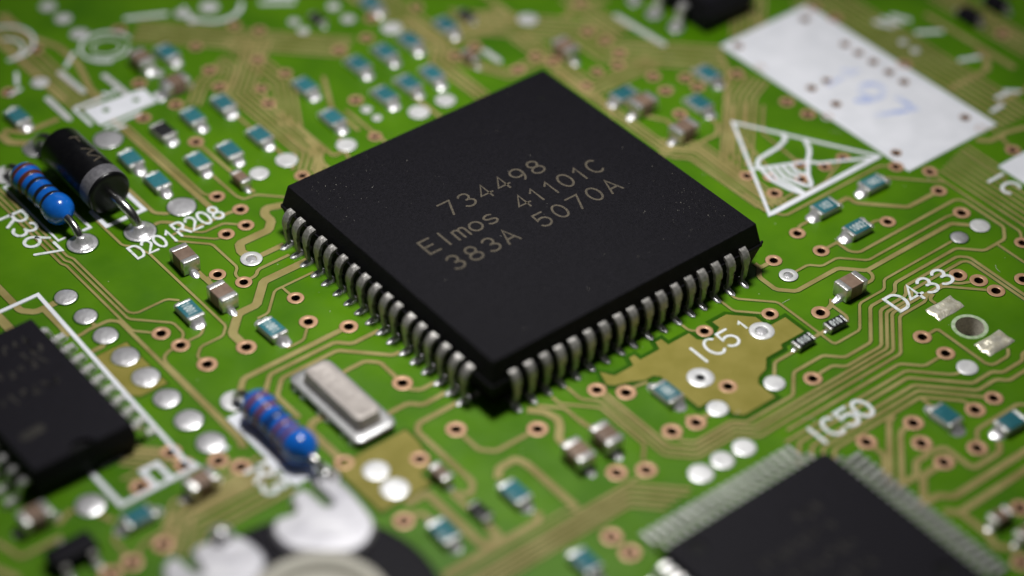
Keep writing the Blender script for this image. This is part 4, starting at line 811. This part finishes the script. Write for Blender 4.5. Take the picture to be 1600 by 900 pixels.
for i in range(5):
    cy2 = 1.9 - i * .95
    ribbon(mb, [(-.34, cy2 - .3), (-.1, cy2 + .2), (.2, cy2 - .28), (.34, cy2 + .1)] if i % 2 else arc(0, cy2, .32, .33, 40, 320, 12), .09, 1.57, 1.60 + .0015 * i, .03)
obj('embossing', mb.mesh('embossing', ['can'], 40), can, kind='stuff')
for s in (-1, 1):
    for q in (-3.2, -2.3, -.6, .3, 2.2, 3.1):
        mb = MB(); r = .24 + .04 * math.sin(q * 9)
        loft(mb, [circ(r * 1.15, 0, 12), circ(r * 1.2, .12, 12), circ(r * .9, .28, 12), circ(r * .5, .38, 12), circ(.02, .4, 12)]); obj('solder_joint', mb.mesh('solder_joint', ['solder'], 60), cr, (s * 1.5, q, 0))
# ------------------------------------------------------------------ axial parts
def revolve_y(prof, n=28, mi=0, mb=None, cap=True):
    mb = mb or MB(); loft(mb, [[(r * math.cos(2 * math.pi * i / n), y, r * math.sin(2 * math.pi * i / n)) for i in range(n)] for y, r in prof], mi, cap); return mb
def bez(a, b, c, d, n=9):
    a, b, c, d = map(Vector, (a, b, c, d)); return [a * (1 - t) ** 3 + b * 3 * t * (1 - t) ** 2 + c * 3 * t * t * (1 - t) + d * t ** 3 for t in [i / n for i in range(n + 1)]]
def axial_resistor(label, x, y, z, hl, bands, ends, tilt=0):
    t = thing('axial_resistor', label, 'resistor', (x, y, 0), tilt, 'blue axial resistors')
    prof = [(-hl - .35, .28), (-hl - .2, .42), (-hl + .05, .78), (-hl + .35, 1.03), (-hl + .7, 1.14), (-hl + 1.15, 1.15), (-hl + 1.55, 1.05), (-hl + 1.85, .985), (0, .97), (hl - 1.85, .985), (hl - 1.55, 1.05), (hl - 1.15, 1.15), (hl - .7, 1.14), (hl - .35, 1.03), (hl - .05, .78), (hl + .2, .42), (hl + .35, .28)]
    obj('body', revolve_y(prof).mesh('body', ['blue'], 60), t, (0, 0, z))
    def rad(q):
        for (a, ra), (b, rb) in zip(prof, prof[1:]):
            if a <= q <= b: return ra + (rb - ra) * (q - a) / (b - a)
        return .9
    for q, w, m in bands:
        pr = [(q - w / 2, rad(q - w / 2) - .01), (q - w / 2 + .03, rad(q - w / 2) + .018), (q, rad(q) + .02), (q + w / 2 - .03, rad(q + w / 2) + .018), (q + w / 2, rad(q + w / 2) - .01)]
        obj('colour_band', revolve_y(pr, cap=False).mesh('colour_band', [m], 60), t, (0, 0, z))
    for s, (ex, ey) in zip((-1, 1), ends):
        ex -= x; ey -= y; yb = s * (hl + .2)
        pts = [(0, yb, z)] + bez((0, yb + s * .1, z), (ex * .5, yb + s * .75, z), (ex, ey, z * .75), (ex, ey, -.3), 10)
        mb = MB(); tube(mb, pts, .29, 10); obj('wire_lead', mb.mesh('wire_lead', ['wire'], 60), t)
        if s > 0: continue
        mb = MB(); loft(mb, [circ(.85, .1, 20), circ(.6, .24, 20), circ(.42, .42, 20), circ(.32, .66, 20), circ(.25, .72, 20)]); obj('solder_joint', mb.mesh('solder_joint', ['solder'], 60), t, (ex, ey, 0))
    return t
axial_resistor('blue axial resistor with dark bands beside the R367 print, left of the black diode', -23.95, 24.35, 1.35, 3.15, ((2.35, .42, 'bandbrown'), (1.45, .42, 'bandbrown'), (.55, .4, 'bandblack'), (-.55, .42, 'bandblack'), (-1.5, .42, 'bandblack')), ((-23.89, 19.2), (-24.1, 29.35)))
axial_resistor('blue axial resistor with mauve bands left of the silver crystal', -24.1, -5.75, 1.22, 3.2, ((2.2, .42, 'bandmauve'), (1.25, .45, 'bandmauve'), (.2, .4, 'bandblack'), (-.7, .42, 'bandmauve'), (-1.5, .42, 'bandmauve')), ((-23.85, -10.3), (-24.35, -.95)))
di = thing('axial_diode', 'thick glossy black axial diode with a grey cathode ring, standing by the D201 print', 'diode', (-20.5, 24.1, 0))
dz = 2.0; R = 1.7
prof = [(-3.5, 1.2), (-3.5, R - .25), (-3.44, R - .1), (-3.3, R), (3.3, R), (3.44, R - .1), (3.5, R - .25), (3.5, 1.2)]
obj('body', revolve_y(prof, 48).mesh('body', ['epoxy'], 40), di, (0, 0, dz))
obj('cathode_ring', revolve_y([(-3.28, R - .01), (-3.26, R + .012), (-2.15, R + .012), (-2.1, R - .01)], 48, cap=False).mesh('cathode_ring', ['greyband'], 60), di, (0, 0, dz))
def wrap(px, py, pz):
    a = px / R; r = R + (pz - .0)
    return (r * math.sin(a), py, r * math.cos(a))
for st in ([(.9, 1.9), (.1, 1.9)], [(.5, 1.9), (.5, 1.2)], [(.1, .3), (.9, -.1), (.1, -.5)], [(.1, -.7), (.9, -1.1), (.1, -1.5)]):
    st2 = []
    for a, b in zip(st, st[1:]): st2 += [(a[0] + (b[0] - a[0]) * i / 5, a[1] + (b[1] - a[1]) * i / 5) for i in range(5)]
    st2.append(st[-1]); mb = MB(); ribbon(mb, st2, .14, -.01, .012); mb.v = [wrap(*v) for v in mb.v]
    obj('printed_mark', mb.mesh('printed_mark', ['print']), di, (0, 0, dz))
for s, (ex, ey) in ((-1, (.58, -6.22)), (1, (-.34, 6.8))):
    yb = s * 3.4
    pts = bez((0, yb, dz), (0, yb + s * 1.5, dz + .1), (ex * .8, ey - s * .1, 1.7), (ex, ey, -.2), 14)
    mb = MB(); tube(mb, pts, .37, 14); obj('wire_lead', mb.mesh('wire_lead', ['wire'], 60), di)
    mb = MB(); loft(mb, [circ(1.0, .1, 24), circ(.8, .24, 24), circ(.58, .4, 24), circ(.47, .62, 24), circ(.4, .7, 24)]); obj('solder_joint', mb.mesh('solder_joint', ['solder'], 60), di, (ex, ey, 0))
# ------------------------------------------------------------------ rotary part at the bottom edge
kn = thing('rotary_control', 'round black control with silvery contact plates and a cream ring, cut by the bottom edge', 'control', (-32.0, -20.8, 0))
mb = MB(); loft(mb, [circ(7.9, 0, 72), circ(7.9, 2.15, 72), circ(7.85, 2.3, 72), circ(7.7, 2.38, 72), circ(7.5, 2.4, 72), circ(.05, 2.4, 72)]); obj('housing', mb.mesh('housing', ['plastic2'], 30), kn)
mb = MB(); loft(mb, [circ(4.4, 2.3, 64), circ(4.4, 3.0, 64), circ(4.3, 3.2, 64), circ(4.1, 3.28, 64), circ(3.6, 3.26, 64), circ(3.3, 3.0, 64), circ(3.1, 2.75, 64), circ(.05, 2.7, 64)], cap=False); obj('ring', mb.mesh('ring', ['cream'], 50), kn, (.1, -.5, 0))
def plate(pts, z0, z1, e):
    mb = MB(); pts = [(a + 32.0, b + 20.8) for a, b in pts]
    A = sum(pts[i - 1][0] * pts[i][1] - pts[i][0] * pts[i - 1][1] for i in range(len(pts)))
    for _ in range(2):
        pts = [q for i in range(len(pts)) for q in ((pts[i][0] * .78 + pts[(i + 1) % len(pts)][0] * .22, pts[i][1] * .78 + pts[(i + 1) % len(pts)][1] * .22), (pts[i][0] * .22 + pts[(i + 1) % len(pts)][0] * .78, pts[i][1] * .22 + pts[(i + 1) % len(pts)][1] * .78))]
    s = 1 if A > 0 else -1
    lv = ((0, z1 - .42), (.12, z1 - .2), (.3, z1 - .06), (.55, z1 + .02), (.85, z1 + .06))
    rr = [offsets(pts, s * e * k, True) for k, _ in lv]
    loft(mb, [[(x, y, z0) for x, y in pts]] + [[(x, y, z) for x, y in r_] for r_, (_, z) in zip(rr, lv)], 0, False)
    V, F = cdt_fill(rr[-1], []); mb.add([(x, y, lv[-1][1]) for x, y in V], F)
    obj('contact_plate', mb.mesh('contact_plate', ['whitemetal'], 50), kn)
plate([(-26.35, -12.75), (-25.7, -12.4), (-25.06, -12.9), (-24.66, -13.84), (-24.78, -15.48), (-24.97, -17.24), (-25.41, -18.1), (-26.6, -18.9), (-27.8, -18.9), (-29.4, -17.6), (-30.6, -16.4), (-30.75, -14.9), (-30.38, -14.04), (-29.62, -13.62), (-28.71, -13.99), (-28.31, -13.76), (-28.35, -13.08), (-27.79, -12.6), (-27.05, -12.5), (-26.75, -13.0), (-26.72, -14.7), (-26.3, -14.8), (-26.25, -13.4)], 2.38, 2.95, .3)
plate([(-38.2, -14.8), (-37.4, -12.9), (-36.6, -12.45), (-36.0, -12.6), (-35.9, -14.6), (-35.55, -14.6), (-35.45, -12.85), (-34.6, -12.6), (-33.2, -12.9), (-32.36, -13.2), (-31.85, -14.4), (-31.8, -15.9), (-32.6, -16.9), (-34.2, -17.6), (-36.6, -17.6), (-38.2, -16.6)], 2.38, 2.95, .3)
mb = MB(); loft(mb, [circ(.72, 2.3, 20), circ(.82, 2.8, 20), circ(.7, 3.3, 20), circ(.4, 3.6, 20), circ(.02, 3.68, 20)]); obj('rivet', mb.mesh('rivet', ['solder'], 60), kn, (-1.2, 7.75, 0))
# ------------------------------------------------------------------ dust
mb = MB(); rnd = random.Random(5)
def speck(x, y, z, r):
    q = [(x + r * rnd.uniform(.6, 1.3), y, z), (x, y + r * rnd.uniform(.6, 1.3), z), (x - r, y, z), (x, y - r, z), (x, y, z + r * .8)]
    mb.add(q, [[0, 1, 4], [1, 2, 4], [2, 3, 4], [3, 0, 4]])
for _ in range(150):
    c = rnd.random()
    if c < .5: x, y = 11 - abs(rnd.gauss(0, 2.6)), -10 + abs(rnd.gauss(0, 3.2))
    elif c < .75: x, y = -10.5 + abs(rnd.gauss(0, 3)), 10.5 - abs(rnd.gauss(0, 2.5))
    else: x, y = rnd.uniform(-11, 11), rnd.uniform(-11, 11)
    if max(abs(x - .1), abs(y + .2)) < 11.3: speck(x, y, 4.16, rnd.choice((.010, .013, .016, .02, .03)))
for _ in range(120): speck(rnd.uniform(-26, 32), rnd.uniform(-30, 26), .0, rnd.choice((.02, .03, .045)))
for _ in range(26):  # lint
    x, y = rnd.uniform(-24, 30), rnd.uniform(-28, 22); a = rnd.uniform(0, 6.3); L = rnd.uniform(.3, 1.0); k = rnd.uniform(-1.2, 1.2)
    if max(abs(x), abs(y)) < 14: continue
    ribbon(mb, [(x + L * t * math.cos(a + k * t), y + L * t * math.sin(a + k * t)) for t in [i / 6 for i in range(7)]], .022, .052, .06)
obj('dust', mb.mesh('dust', ['dust']), kind='stuff', label='pale dust specks scattered over the chip and the board', category='dust')
